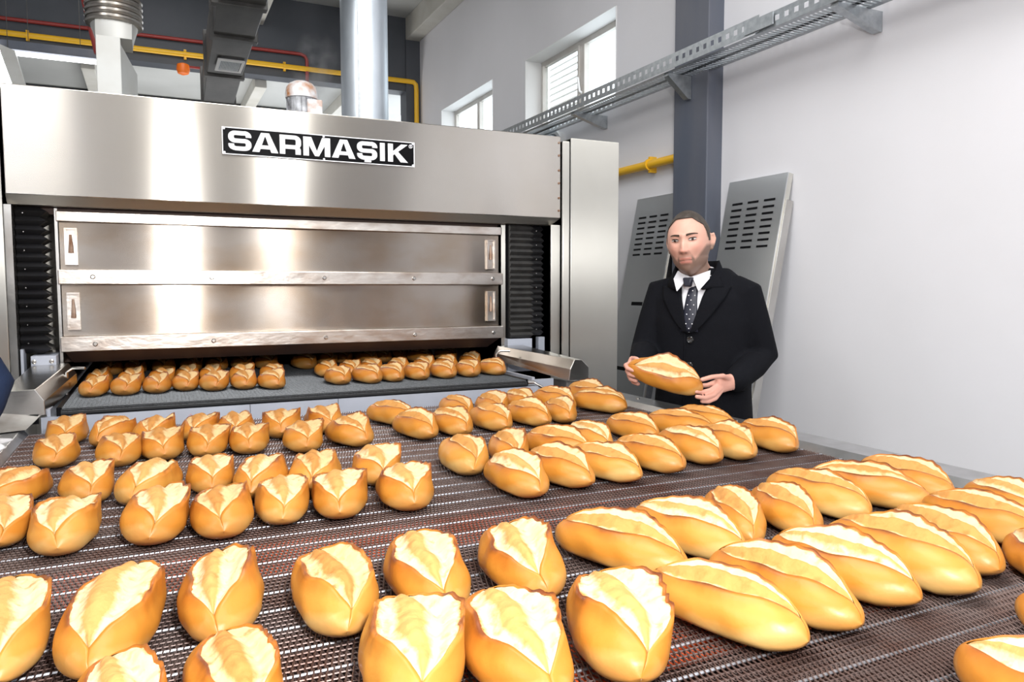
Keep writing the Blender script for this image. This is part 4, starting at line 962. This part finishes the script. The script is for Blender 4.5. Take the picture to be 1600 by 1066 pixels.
def person(P):
    base = Vector(P['base']); th = P['theta']
    root = thing('person', P['label'], 'person', base)
    fwd = Vector((math.sin(th), -math.cos(th), 0)); lft = Vector((math.cos(th), math.sin(th), 0))
    def bp(x, y, z): return base+lft*x-fwd*y+Vector((0, 0, z))   # x to his left, -y forward
    # head frame
    hy, hp, hr = P['head_rot']; hc = Vector(P['head'])
    HM = Matrix.Rotation(hy, 4, 'Z') @ Matrix.Rotation(hp, 4, 'X') @ Matrix.Rotation(hr, 4, 'Y')
    def hw(p): return hc+HM.to_3x3() @ Vector(p)
    mb = MB()
    vs, fs = head_grid(); mb.add([hw(v) for v in vs], fs)
    for s in (-1, 1):   # ears
        for (pts, rr) in (([(s*0.0765, 0.012, 0.024), (s*0.086, 0.022, 0.028), (s*0.089, 0.028, 0.010), (s*0.084, 0.020, -0.012), (s*0.078, 0.010, -0.026)], [0.005, 0.006, 0.0065, 0.0055, 0.0065]),
                          ([(s*0.076, 0.012, 0.018), (s*0.082, 0.018, 0.004), (s*0.078, 0.012, -0.016)], [(0.008, 0.004), (0.010, 0.004), (0.007, 0.004)])):
            ring_tube(mb, [hw(p) for p in pts], rr, 10)
    nk = Vector(P['neck'])
    ring_tube(mb, [hw((0, 0.030, -0.035)), hw((0, 0.030, -0.085)), nk+Vector((0, 0, 0.02)), nk-Vector((0, 0, 0.07))], [0.057, 0.056, 0.060, 0.075], 20)
    # trunk under the clothes
    for (z, rx, ry) in (): pass
    ring_tube(mb, [bp(0, 0.0, 0.92), bp(0, 0, 1.06), bp(0, 0, 1.22), bp(0, 0.0, 1.36), bp(0, 0.01, 1.44)], [0.11, 0.10, 0.09, 0.085, 0.07], 20)
    for s, arm in ((1, P['armL']), (-1, P['armR'])):
        sh, el, wr = [Vector(q) for q in arm['j']]
        ring_tube(mb, [bp(s*0.06, 0.01, 1.44), sh, sh.lerp(el, 0.5), el, el.lerp(wr, 0.5), wr], [0.05, 0.052, 0.045, 0.040, 0.034, (0.029, 0.024)], 14)
        pm = [Vector(q) for q in arm['palm']]
        ring_tube(mb, [wr.lerp(pm[0], 0.0)]+pm, [(0.027, 0.022)]+[(0.030, 0.020)]*(len(pm)-1)+[(0.034, 0.016)], 14)
        for fg in arm['fingers']:
            r0 = 0.0088; n_ = len(fg)
            ring_tube(mb, fg, [r0*1.10-0.0020*i/(n_-1)*1.0 for i in range(n_)], 10)
    for s in (-1, 1):
        ring_tube(mb, [bp(s*0.085, 0, 0.95), bp(s*0.09, 0, 0.75), bp(s*0.095, -0.01, 0.50), bp(s*0.10, 0.02, 0.28), bp(s*0.10, 0.03, 0.09)], [0.085, 0.078, 0.056, 0.050, 0.036], 14)
        ring_tube(mb, [bp(s*0.10, 0.05, 0.055), bp(s*0.105, -0.04, 0.045), bp(s*0.11, -0.13, 0.035)], [(0.036, 0.036), (0.038, 0.032), (0.036, 0.024)], 12)
    body = remeshed('body', mb, 0.0034 if P['detail'] else 0.006, 'skin', root, 1, 0.4)
    me = body.data; n = len(me.vertices)
    co = np.empty(n*3); me.vertices.foreach_get('co', co); co = co.reshape(-1, 3)+np.array(base)
    q = (co-np.array(hc)) @ np.array(HM.to_3x3())     # into head-local space
    x, y, z = q[:, 0], q[:, 1], q[:, 2]
    G = lambda a, s: np.exp(-(a/s)**2)
    inhead = (z > -0.135) & (np.abs(x) < 0.095) & (np.abs(y) < 0.13)
    sm = lambda a, lo, hi: np.clip((a-lo)/(hi-lo), 0, 1)
    ax = np.abs(x); lz = np.where(ax < 0.029, -0.0405, -0.056+np.clip((ax-0.029)/0.043, 0, 1)**1.3*0.052)
    lz = np.where((ax > 0.026) & (ax < 0.034), -0.0405-(ax-0.026)/0.008*0.0155, lz)
    beard = np.clip((lz-z)/0.012, 0, 1)*sm(-y, -0.045, -0.015)*(z > -0.135)
    lips = np.maximum(G(z+0.0555, 0.0048), G(z+0.0668, 0.0055))*(np.abs(x) < 0.0235)*(y < -0.06)*sm(0.0245-np.abs(x), 0, 0.006)
    beard = beard*(1-np.clip(lips*1.5, 0, 1))*inhead*0.80
    rosy = (0.5*G(np.abs(x)-0.045, 0.02)*G(z+0.015, 0.025)+0.75*G(x, 0.016)*G(z+0.025, 0.015))*(y < -0.03)*inhead
    # hands slightly pinker
    rosy = np.where(~inhead & (co[:, 2] < 1.3), 0.40, rosy)
    # receding hairline, shaved sides
    hl = 0.088-0.030*np.clip((np.abs(x)-0.030)/0.045, 0, 1)
    hairline = np.clip((z-hl)/0.006, 0, 1)*(y < 0.02)
    hairline = np.maximum(hairline, np.clip((y+0.035)/0.012, 0, 1)*(z > 0.0)*(np.abs(x) > 0.05)*np.clip((z-0.012)/0.01, 0, 1))
    hairline = np.maximum(hairline, (y > 0.03)*np.clip((z+0.045)/0.02, 0, 1))*inhead*(np.hypot(np.abs(x)-0.084, (y-0.018)*0.6) > 0.012)
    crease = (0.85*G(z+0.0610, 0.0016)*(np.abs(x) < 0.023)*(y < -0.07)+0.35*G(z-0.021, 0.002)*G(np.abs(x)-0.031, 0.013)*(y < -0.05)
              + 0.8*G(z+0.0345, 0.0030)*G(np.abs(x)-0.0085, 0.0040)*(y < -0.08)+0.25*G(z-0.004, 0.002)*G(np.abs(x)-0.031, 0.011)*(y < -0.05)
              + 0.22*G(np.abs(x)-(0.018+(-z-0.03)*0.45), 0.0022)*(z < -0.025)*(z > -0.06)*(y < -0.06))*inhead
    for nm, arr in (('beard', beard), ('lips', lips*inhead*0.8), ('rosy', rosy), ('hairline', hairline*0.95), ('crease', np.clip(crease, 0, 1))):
        a = me.attributes.new(nm, 'FLOAT', 'POINT'); a.data.foreach_set('value', np.asarray(arr, dtype=np.float32))
    # hair: a thin shell over the scalp
    tree = BVHTree.FromPolygons([tuple(v) for v in co], [tuple(p.vertices) for p in me.polygons]) if True else None
    vs, fs = head_grid(150, 130)
    keep = []
    def hairy(p):
        x, y, z = p
        if abs(x) > 0.066 and 0.0 < y < 0.040 and z < 0.030: return False
        if y > 0.035: return z > -0.045
        if y > -0.034+0.25*max(0, 0.05-z): return z > 0.000
        return z > 0.090-0.034*max(0, min(1, (abs(x)-0.028)/0.042))
    hv = [hairy(v) for v in vs]
    used = {}; V2 = []; F2 = []
    for f in fs:
        if len(f) == 4 and all(hv[i] for i in f):
            for i in f:
                if i not in used:
                    used[i] = len(V2); v = Vector(vs[i]); nrm = Vector((v.x/0.0775**2, v.y/0.098**2, v.z/0.119**2)).normalized()
                    h_ = 0.0016+0.004*max(0, v.z)/0.119
                    V2.append(hw(v+nrm*h_))
            F2.append(tuple(used[i] for i in f))
    mb = MB(); mb.add(V2, F2)
    hair = build('hair', mb, P.get('hair', 'hair'), root, smooth='all')
    sm_ = hair.modifiers.new('smooth', 'SMOOTH'); sm_.iterations = 6; sm_.factor = 0.5
    sd = hair.modifiers.new('solid', 'SOLIDIFY'); sd.thickness = 0.004; sd.offset = -1
    if P['detail']:
        def on_face(x, z, lift=0.0):
            o = hw((x, -0.2, z)); d = HM.to_3x3() @ Vector((0, 1, 0))
            hit = tree.ray_cast(o, d); return (hit[0] if hit[0] is not None else hw((x, -0.09, z)))-d*lift
        for s in (-1, 1):
            ex, ez = s*0.0315, 0.0130
            # almond eye
            n_ = 14; top = []; bot = []
            for i in range(n_+1):
                t = -1+2*i/n_; xx = ex+t*0.0150
                top.append((xx, ez+0.0048*(1-t*t)**0.7+0.0010*t*s)); bot.append((xx, ez-0.0035*(1-t*t)**0.8+0.0010*t*s))
            mb = MB(); vv = []; ff = []
            for i in range(n_+1):
                for k in range(4):
                    xx = top[i][0]; zz = bot[i][1]+(top[i][1]-bot[i][1])*k/3
                    vv.append(on_face(xx, zz, 0.0016))
            for i in range(n_):
                for k in range(3): ff.append((i*4+k, (i+1)*4+k, (i+1)*4+k+1, i*4+k+1))
            mb.add(vv, ff)
            ey = build('eye', mb, 'eyewhite', root, smooth='all')
            sd = ey.modifiers.new('solid', 'SOLIDIFY'); sd.thickness = 0.003; sd.offset = -1
            c = on_face(ex-0.0005, ez+0.0008, 0.0030); d = HM.to_3x3() @ Vector((0, -1, 0)); X_ = HM.to_3x3() @ Vector((1, 0, 0)); Z_ = HM.to_3x3() @ Vector((0, 0, 1))
            mb = MB(); pv = [c+d*0.0042]; 
            for k in range(16):
                a = 2*PI*k/16; pv.append(c+X_*0.0060*math.cos(a)+Z_*0.0046*math.sin(a)+d*0.0030)
            mb.add(pv, [(0, 1+k, 1+(k+1) % 16) for k in range(16)])
            build('iris', mb, 'iris', ey, smooth='all')
            # upper lid line and lower lid
            mb = MB().tube([on_face(a, b+0.0010, 0.0022) for a, b in top[1:-1]], [0.0012+0.0006*math.sin(PI*i/(n_-2)) for i in range(n_-1)], 6)
            build('eyelid', mb, 'brow', root, smooth=True)
            mb = MB().tube([on_face(a, b+0.0058, 0.0006) for a, b in top], [0.0008+0.0024*math.sin(PI*i/n_) for i in range(n_+1)], 8)
            build('eyelid', mb, 'skin', root, smooth=True)
            # eyebrow
            pts = [(s*(0.0125+0.0385*t), 0.0300+0.0065*math.sin(t*PI*0.62)-0.0040*t) for t in np.linspace(0, 1, 10)]
            mb = MB(); vv = []; ff = []
            for i, (a, b) in enumerate(pts):
                w_ = 0.0040*(1-0.62*(i/9)**1.5)
                vv += [on_face(a, b-w_, 0.0004), on_face(a, b, 0.0022), on_face(a, b+w_, 0.0004)]
            for i in range(9):
                for k in (0, 1): ff.append((i*3+k, (i+1)*3+k, (i+1)*3+k+1, i*3+k+1))
            mb.add(vv, ff); build('eyebrow', mb, 'brow', root, smooth='all')
    # trousers, shoes
    for s in (-1, 1):
        mb = MB(); ring_tube(mb, [bp(s*0.085, 0, 0.98), bp(s*0.09, 0, 0.75), bp(s*0.095, -0.005, 0.50), bp(s*0.10, 0.02, 0.28), bp(s*0.10, 0.03, 0.06)], [0.108, 0.098, 0.080, 0.075, 0.070], 20)
        build('trouser_leg', mb, 'trousers', root, smooth='all')
        mb = MB(); ring_tube(mb, [bp(s*0.10, 0.085, 0.050), bp(s*0.10, 0.04, 0.052), bp(s*0.105, -0.05, 0.047), bp(s*0.11, -0.15, 0.034)], [(0.040, 0.040), (0.043, 0.046), (0.045, 0.040), (0.043, 0.028)], 18)
        for i, v in enumerate(mb.v):
            if v[2] < 0.002: mb.v[i] = (v[0], v[1], 0.002)
        build('shoe', mb, 'shoe', root, smooth='all')
    # coat: trunk with skirt and sleeves as one surface
    mb = MB(); n_ = 40
    rings = [(P['hem'], 0.205, 0.142, 0.01), (0.85, 0.198, 0.138, 0.01), (1.00, 0.188, 0.136, 0.0), (1.12, 0.180, 0.128, 0.0), (1.25, 0.188, 0.130, 0.0), (1.37, 0.203, 0.128, 0.005), (1.46, 0.205, 0.116, 0.012), (1.510, 0.172, 0.096, 0.020), (1.545, 0.120, 0.082, 0.024), (1.575, 0.082, 0.074, 0.026)]
    vs = []
    for z, rx, ry, cy in rings:
        for j in range(n_):
            a = 2*PI*j/n_; c_, s_ = math.cos(a), math.sin(a)
            vs.append(bp(rx*math.copysign(abs(c_)**0.82, c_), cy+ry*math.copysign(abs(s_)**0.82, s_), z))
    k = len(rings)
    mb.add(vs, [(i*n_+j, i*n_+(j+1) % n_, (i+1)*n_+(j+1) % n_, (i+1)*n_+j) for i in range(k-1) for j in range(n_)]+[tuple(range(n_))[::-1], tuple((k-1)*n_+j for j in range(n_))])
    for s, arm in ((1, P['armL']), (-1, P['armR'])):
        sh, el, wr = [Vector(q) for q in arm['j']]
        cuff = wr.lerp(el, arm.get('cuff', 0.10))
        top_ = bp(s*0.115, 0.012, 1.490)
        ring_tube(mb, [top_, sh+(sh-el).normalized()*0.012, sh.lerp(el, 0.45), el, el.lerp(wr, 0.35), cuff], [(0.058, 0.060), (0.066, 0.066), 0.062, 0.056, 0.052, 0.045], 20)
    coat = remeshed('coat', mb, 0.0075, P['cloth'], root, 6, 0.5)
    if not P['detail']: return root
    off = wloc(coat)
    ctree = BVHTree.FromPolygons([tuple(Vector(v.co)+off) for v in coat.data.vertices], [tuple(p.vertices) for p in coat.data.polygons])
    def on_coat(x, z, lift):
        o = bp(x, -0.5, z); h_ = ctree.ray_cast(o, -fwd)
        p = h_[0] if h_[0] is not None else bp(x, -0.10, z)
        return p+fwd*lift
    def patch(name, edges, m, lift, parent=root, nx=8, thick=0.004):
        """edges: list of (z, xa, xb); lift may be a function of the 0..1 cross coordinate"""
        vv = []; ff = []
        for (z, xa, xb) in edges:
            for i in range(nx+1):
                c = i/nx; l_ = lift(c) if callable(lift) else lift
                vv.append(on_coat(xa+(xb-xa)*c, z, l_))
        for j in range(len(edges)-1):
            for i in range(nx): ff.append((j*(nx+1)+i, (j+1)*(nx+1)+i, (j+1)*(nx+1)+i+1, j*(nx+1)+i+1))
        mb = MB(); mb.add(vv, ff); o = build(name, mb, m, parent, smooth='all')
        s_ = o.modifiers.new('solid', 'SOLIDIFY'); s_.thickness = thick; s_.offset = -1
        return o
    def lin(a, b, t): return a+(b-a)*t
    cxo = P['front']      # line of the coat opening, to his left
    zb_, zt_ = 1.335, 1.548
    E_ = []
    for t in np.linspace(0, 1, 12): E_.append((lin(zb_, zt_, t), lin(cxo-0.004, cxo-0.060, t**0.9), lin(cxo+0.004, cxo+0.060, t**0.9)))
    patch('shirt', E_, 'shirt', 0.004, nx=12)
    # lapels: inner edge along the opening, outer edge with a notch
    for s in (-1, 1):
        E_ = []
        for t in np.linspace(0, 1, 16):
            z = lin(zb_-0.004, 1.508, t); inner = cxo+s*lin(0.002, 0.052, t**0.9)
            out = cxo+s*(lin(0.010, 0.125, min(1, t/0.78)**0.75) if t < 0.80 else lin(0.125, 0.135, (t-0.8)/0.2))
            E_.append((z, inner, out))
        patch('lapel', E_, P['cloth'], lambda c: 0.013-0.003*c, nx=8, thick=0.006)
        # collar: from the neck sides down to the notch
        E_ = []
        for t in np.linspace(0, 1, 8):
            z = lin(1.503, 1.545, t); E_.append((z, cxo+s*lin(0.050, 0.058, t), cxo+s*lin(0.112, 0.088, t)))
        patch('collar_fold', E_, P['cloth'], lambda c: 0.016-0.004*c, nx=6, thick=0.006)
    # coat collar standing round the neck
    mb = MB(); vv = []; ff = []; m_ = 22
    for i in range(m_+1):
        a = R(-62)+R(304)*i/m_      # open at the front
        ca, sa = math.cos(a), math.sin(a)
        dr_ = max(0, -sa)**0.8
        for (rr_, zz) in ((0.084, 1.53-0.04*dr_), (0.078+0.004*dr_, 1.57-0.075*dr_), (0.075+0.008*dr_, 1.602-0.09*dr_), (0.082+0.012*dr_, 1.604-0.09*dr_), (0.100, 1.560-0.06*dr_), (0.112, 1.530-0.04*dr_)):
            vv.append(nk*1.0*0+Vector((nk.x, nk.y, 0))+lft*(rr_*ca)-fwd*(rr_*0.92*sa)*1.0+Vector((0, 0, zz)))
    for i in range(m_):
        for k in range(5): ff.append((i*6+k, (i+1)*6+k, (i+1)*6+k+1, i*6+k+1))
        ff.append((i*6+5, (i+1)*6+5, (i+1)*6, i*6))
    mb.add(vv, ff); build('coat_collar', mb, P['cloth'], root, smooth='all')
    # shirt collar: band plus two points
    mb = MB(); vv = []; ff = []
    for i in range(m_+1):
        a = 2*PI*i/m_
        ca, sa = math.cos(a), math.sin(a)
        for (rr_, zz) in ((0.070, 1.490), (0.067, 1.563+0.022*sa), (0.064, 1.564+0.022*sa), (0.064, 1.49)):
            vv.append(Vector((nk.x, nk.y, 0))+lft*(rr_*ca)-fwd*(rr_*sa)+Vector((0, 0, zz)))
    for i in range(m_):
        for k in range(4): ff.append((i*4+k, (i+1)*4+k, (i+1)*4+(k+1) % 4, i*4+(k+1) % 4))
    mb.add(vv, ff); build('shirt_collar', mb, 'shirt', root, smooth='all')
    for s in (-1, 1):
        c0 = Vector((nk.x, nk.y, 0))
        pts = [c0+fwd*0.070+lft*(s*0.004)+Vector((0, 0, 1.543)), c0+fwd*0.034+lft*(s*0.062)+Vector((0, 0, 1.566)), c0+fwd*0.062+lft*(s*0.068)+Vector((0, 0, 1.535)), c0+fwd*0.103+lft*(s*0.040)+Vector((0, 0, 1.488))]
        mb = MB().prism(pts, [p+fwd*0.005+lft*s*0.002 for p in pts]); build('collar_point', mb, 'shirt', root, bevel=0.001)
    # tie with knot and dots
    tie_m = M['tie']
    def tw(z): return lin(0.034, 0.017, min(1, (z-1.335)/0.175))
    E_ = [(z, cxo-tw(z), cxo+tw(z)) for z in np.linspace(1.338, 1.515, 12)]
    tie = patch('tie', E_, tie_m_name, lambda c: 0.0085+0.003*math.sin(PI*c), nx=6, thick=0.004)
    c0 = Vector((nk.x, nk.y, 0))+fwd*0.088+lft*(cxo*0.5)+Vector((0, 0, 1.520))
    mb = MB().prism([c0+lft*a+Vector((0, 0, b))-fwd*0.012 for a, b in ((-0.013, -0.016), (0.013, -0.016), (0.021, 0.020), (-0.021, 0.020))], [c0+lft*a+Vector((0, 0, b))+fwd*0.010 for a, b in ((-0.011, -0.014), (0.011, -0.014), (0.017, 0.017), (-0.017, 0.017))])
    build('tie_knot', mb, tie_m_name, root, bevel=0.004, smooth=True)
    m = MB()
    for i, z in enumerate(np.arange(1.350, 1.508, 0.0175)):
        for xx in ((-0.012, 0.012) if i % 2 else (0.0,)):
            if abs(xx) > tw(z)-0.004: continue
            c = on_coat(cxo+xx, z, 0.0122); m.lathe([(0.0022, 0.0), (0.0018, -0.0006)], (0, 0, 0), 8, 'Y')
            n8 = 16
            for q_ in range(len(m.v)-n8, len(m.v)):
                vx = Vector(m.v[q_]); m.v[q_] = tuple(c+lft*vx.x+fwd*(-vx.y)+Vector((0, 0, vx.z)))
    build('tie_dots', m, 'sign_white', tie)
    # front edge, buttons, pocket flap
    E_ = [(z, cxo-0.020, cxo-0.014) for z in np.linspace(0.62, 1.33, 16)]
    patch('front_edge', E_, P['cloth'], 0.004, nx=2, thick=0.003)
    for z in (1.308, 1.212, 1.115, 1.02):
        c = on_coat(cxo+0.004, z, 0.003); m = MB().lathe([(0.0125, 0.0), (0.0130, -0.003), (0.0105, -0.0055), (0.0085, -0.0035), (0.001, -0.003)], (0, 0, 0), 20, 'Y')
        m.v = [tuple(c+lft*a+fwd*(-b)+Vector((0, 0, d_))) for a, b, d_ in m.v]
        build('button', m, 'suit_button', root, smooth=True)
    E_ = [(z, cxo+0.085, cxo+0.19) for z in (1.125, 1.145, 1.165)]
    patch('pocket_flap', E_, P['cloth'], 0.005, nx=6, thick=0.004)
    # shirt cuffs
    for arm in (P['armL'], P['armR']):
        sh, el, wr = [Vector(q) for q in arm['j']]; d_ = (wr-el).normalized()
        c1 = wr-d_*0.055; mb = MB(); ring_tube(mb, [c1, c1+d_*0.024], [0.038, 0.037], 24)
        build('shirt_cuff', mb, 'shirt', root, smooth='all')
    return root
tie_m_name = 'tie'
M['tie'] = mat('dark_silk_tie', (0.015, 0.017, 0.03), 0.4)

man = person(dict(
    label='man in black overcoat, white shirt and dotted dark tie holding a loaf beside the conveyor',
    base=(1.915, 2.305, 0.0), theta=R(-58), detail=True, cloth='coat', hem=0.62, front=-0.012,
    head=(1.831, 2.294, 1.666), head_rot=(R(-52), R(3), R(-5)), neck=(1.885, 2.312, 1.53),
    armR=dict(j=[(1.828, 2.455, 1.472), (1.745, 2.450, 1.255), (1.585, 2.250, 1.222)], cuff=0.02,
        palm=[(1.570, 2.245, 1.222), (1.548, 2.236, 1.226), (1.530, 2.228, 1.226)],
        fingers=[[(1.548, 2.232, 1.238), (1.530, 2.214, 1.252), (1.527, 2.194, 1.252), (1.530, 2.178, 1.247)],
                 [(1.528, 2.232, 1.232), (1.500, 2.220, 1.228), (1.492, 2.196, 1.220), (1.502, 2.174, 1.214)],
                 [(1.530, 2.230, 1.218), (1.506, 2.219, 1.208), (1.500, 2.198, 1.199), (1.510, 2.178, 1.194)],
                 [(1.534, 2.230, 1.208), (1.516, 2.223, 1.191), (1.512, 2.205, 1.180), (1.522, 2.187, 1.175)],
                 [(1.542, 2.232, 1.202), (1.532, 2.228, 1.182), (1.530, 2.216, 1.168), (1.540, 2.200, 1.162)]]),
    armL=dict(j=[(1.995, 2.170, 1.468), (2.050, 2.130, 1.245), (1.850, 2.056, 1.172)], cuff=0.03,
        palm=[(1.835, 2.052, 1.170), (1.805, 2.048, 1.168), (1.775, 2.050, 1.165)],
        fingers=[[(1.812, 2.040, 1.182), (1.765, 2.020, 1.198), (1.712, 2.014, 1.198), (1.674, 2.020, 1.190)],
                 [(1.778, 2.056, 1.176), (1.748, 2.078, 1.160), (1.722, 2.096, 1.158), (1.704, 2.104, 1.166)],
                 [(1.775, 2.048, 1.166), (1.738, 2.052, 1.146), (1.700, 2.052, 1.141), (1.672, 2.048, 1.146)],
                 [(1.775, 2.042, 1.154), (1.738, 2.038, 1.131), (1.700, 2.036, 1.124), (1.666, 2.036, 1.130)],
                 [(1.780, 2.044, 1.146), (1.750, 2.040, 1.119), (1.720, 2.040, 1.110), (1.694, 2.042, 1.112)]])))

worker = person(dict(
    label='person in navy jacket at the left edge, only a sleeve in view',
    base=(-0.70, 2.42, 0.0), theta=R(60), detail=False, cloth='navy', hem=0.80, front=0.0,
    head=(-0.64, 2.40, 1.70), head_rot=(R(60), R(10), 0), neck=(-0.66, 2.42, 1.53),
    armL=dict(j=[(-0.54, 2.57, 1.45), (-0.415, 2.55, 1.225), (-0.45, 2.36, 1.11)], cuff=0.08,
        palm=[(-0.455, 2.34, 1.108), (-0.45, 2.31, 1.102), (-0.445, 2.28, 1.097)],
        fingers=[[(-0.43, 2.33, 1.100), (-0.41, 2.31, 1.092), (-0.40, 2.29, 1.088)], [(-0.425, 2.29, 1.098), (-0.415, 2.26, 1.092), (-0.41, 2.235, 1.085)], [(-0.445, 2.28, 1.098), (-0.44, 2.25, 1.092), (-0.435, 2.222, 1.085)], [(-0.463, 2.28, 1.098), (-0.463, 2.25, 1.092), (-0.46, 2.225, 1.085)], [(-0.480, 2.285, 1.097), (-0.482, 2.262, 1.092), (-0.482, 2.24, 1.085)]]),
    armR=dict(j=[(-0.78, 2.28, 1.43), (-0.86, 2.22, 1.18), (-0.80, 2.05, 0.98)], cuff=0.08,
        palm=[(-0.795, 2.03, 0.965), (-0.79, 2.01, 0.945), (-0.785, 1.995, 0.925)],
        fingers=[[(-0.77, 2.01, 0.94), (-0.755, 1.99, 0.92), (-0.75, 1.98, 0.90)], [(-0.77, 1.99, 0.92), (-0.765, 1.975, 0.89), (-0.765, 1.975, 0.865)], [(-0.79, 1.985, 0.92), (-0.788, 1.97, 0.89), (-0.788, 1.97, 0.86)], [(-0.81, 1.985, 0.92), (-0.81, 1.975, 0.89), (-0.81, 1.975, 0.865)], [(-0.825, 1.99, 0.925), (-0.828, 1.98, 0.90), (-0.828, 1.98, 0.88)]])))

# crumpled white cloth on the table edge in front of the sleeve
mb = MB(); nn = 22; vv = []
for i in range(nn+1):
    for j in range(nn+1):
        u, v = i/nn, j/nn
        x = -0.58+0.195*u+0.012*math.sin(v*9); y = 2.40+0.17*v+0.012*math.sin(u*8)
        z = 1.0665+0.034*max(0, math.sin(PI*u))**0.5*max(0, math.sin(PI*v))**0.5*(0.75+0.25*math.sin(9*u+3*v)*math.cos(7*v))
        vv.append((x, y, z))
mb.add(vv, [(i*(nn+1)+j, (i+1)*(nn+1)+j, (i+1)*(nn+1)+j+1, i*(nn+1)+j+1) for i in range(nn) for j in range(nn)])
c = build('cloth', mb, 'cloth', loc=(-0.5, 2.48, 1.0665), smooth='all'); tag(c, 'crumpled white cloth on the steel table at the left edge', 'cloth')
sd = c.modifiers.new('solid', 'SOLIDIFY'); sd.thickness = 0.002; sd.offset = 1

# faint steam drifting up beside the shiny chimney pipe
def steam():
    m = bpy.data.materials.new('steam'); m.use_nodes = True; nt = m.node_tree; N = nt.nodes; L = nt.links
    N.remove(N['Principled BSDF'])
    v = N.new('ShaderNodeVolumePrincipled'); v.inputs['Color'].default_value = (0.95, 0.95, 0.98, 1)
    tc = N.new('ShaderNodeTexCoord'); t = N.new('ShaderNodeTexNoise'); t.inputs['Scale'].default_value = 5.0; t.inputs['Detail'].default_value = 4
    L.new(tc.outputs['Object'], t.inputs['Vector'])
    ln = N.new('ShaderNodeVectorMath'); ln.operation = 'LENGTH'
    mp = N.new('ShaderNodeMapping'); mp.inputs['Scale'].default_value = (1/0.16, 1/0.10, 1/0.27); L.new(tc.outputs['Object'], mp.inputs['Vector']); L.new(mp.outputs[0], ln.inputs[0])
    f = N.new('ShaderNodeMapRange'); f.inputs['From Min'].default_value = 1.0; f.inputs['From Max'].default_value = 0.2; f.inputs['To Max'].default_value = 1.0; L.new(ln.outputs['Value'], f.inputs['Value'])
    r_ = N.new('ShaderNodeMapRange'); r_.inputs['From Min'].default_value = 0.46; r_.inputs['From Max'].default_value = 0.7; r_.inputs['To Max'].default_value = 16.0; L.new(t.outputs['Fac'], r_.inputs['Value'])
    mu = N.new('ShaderNodeMath'); mu.operation = 'MULTIPLY'; L.new(f.outputs[0], mu.inputs[0]); L.new(r_.outputs[0], mu.inputs[1])
    L.new(mu.outputs[0], v.inputs['Density']); L.new(v.outputs[0], N['Material Output'].inputs['Volume'])
    M['steam'] = m
    prof = [(0.16*math.sin(a), -0.27*math.cos(a)) for a in np.linspace(0.08, PI-0.08, 12)]
    o = build('steam_puff', MB().lathe(prof, (0.86, 4.3, 2.66), 20), 'steam', loc=(0.86, 4.3, 2.66), smooth='all')
    o['kind'] = 'stuff'; o['label'] = 'faint puff of steam drifting left of the shiny chimney pipe'; o['category'] = 'steam'
steam()
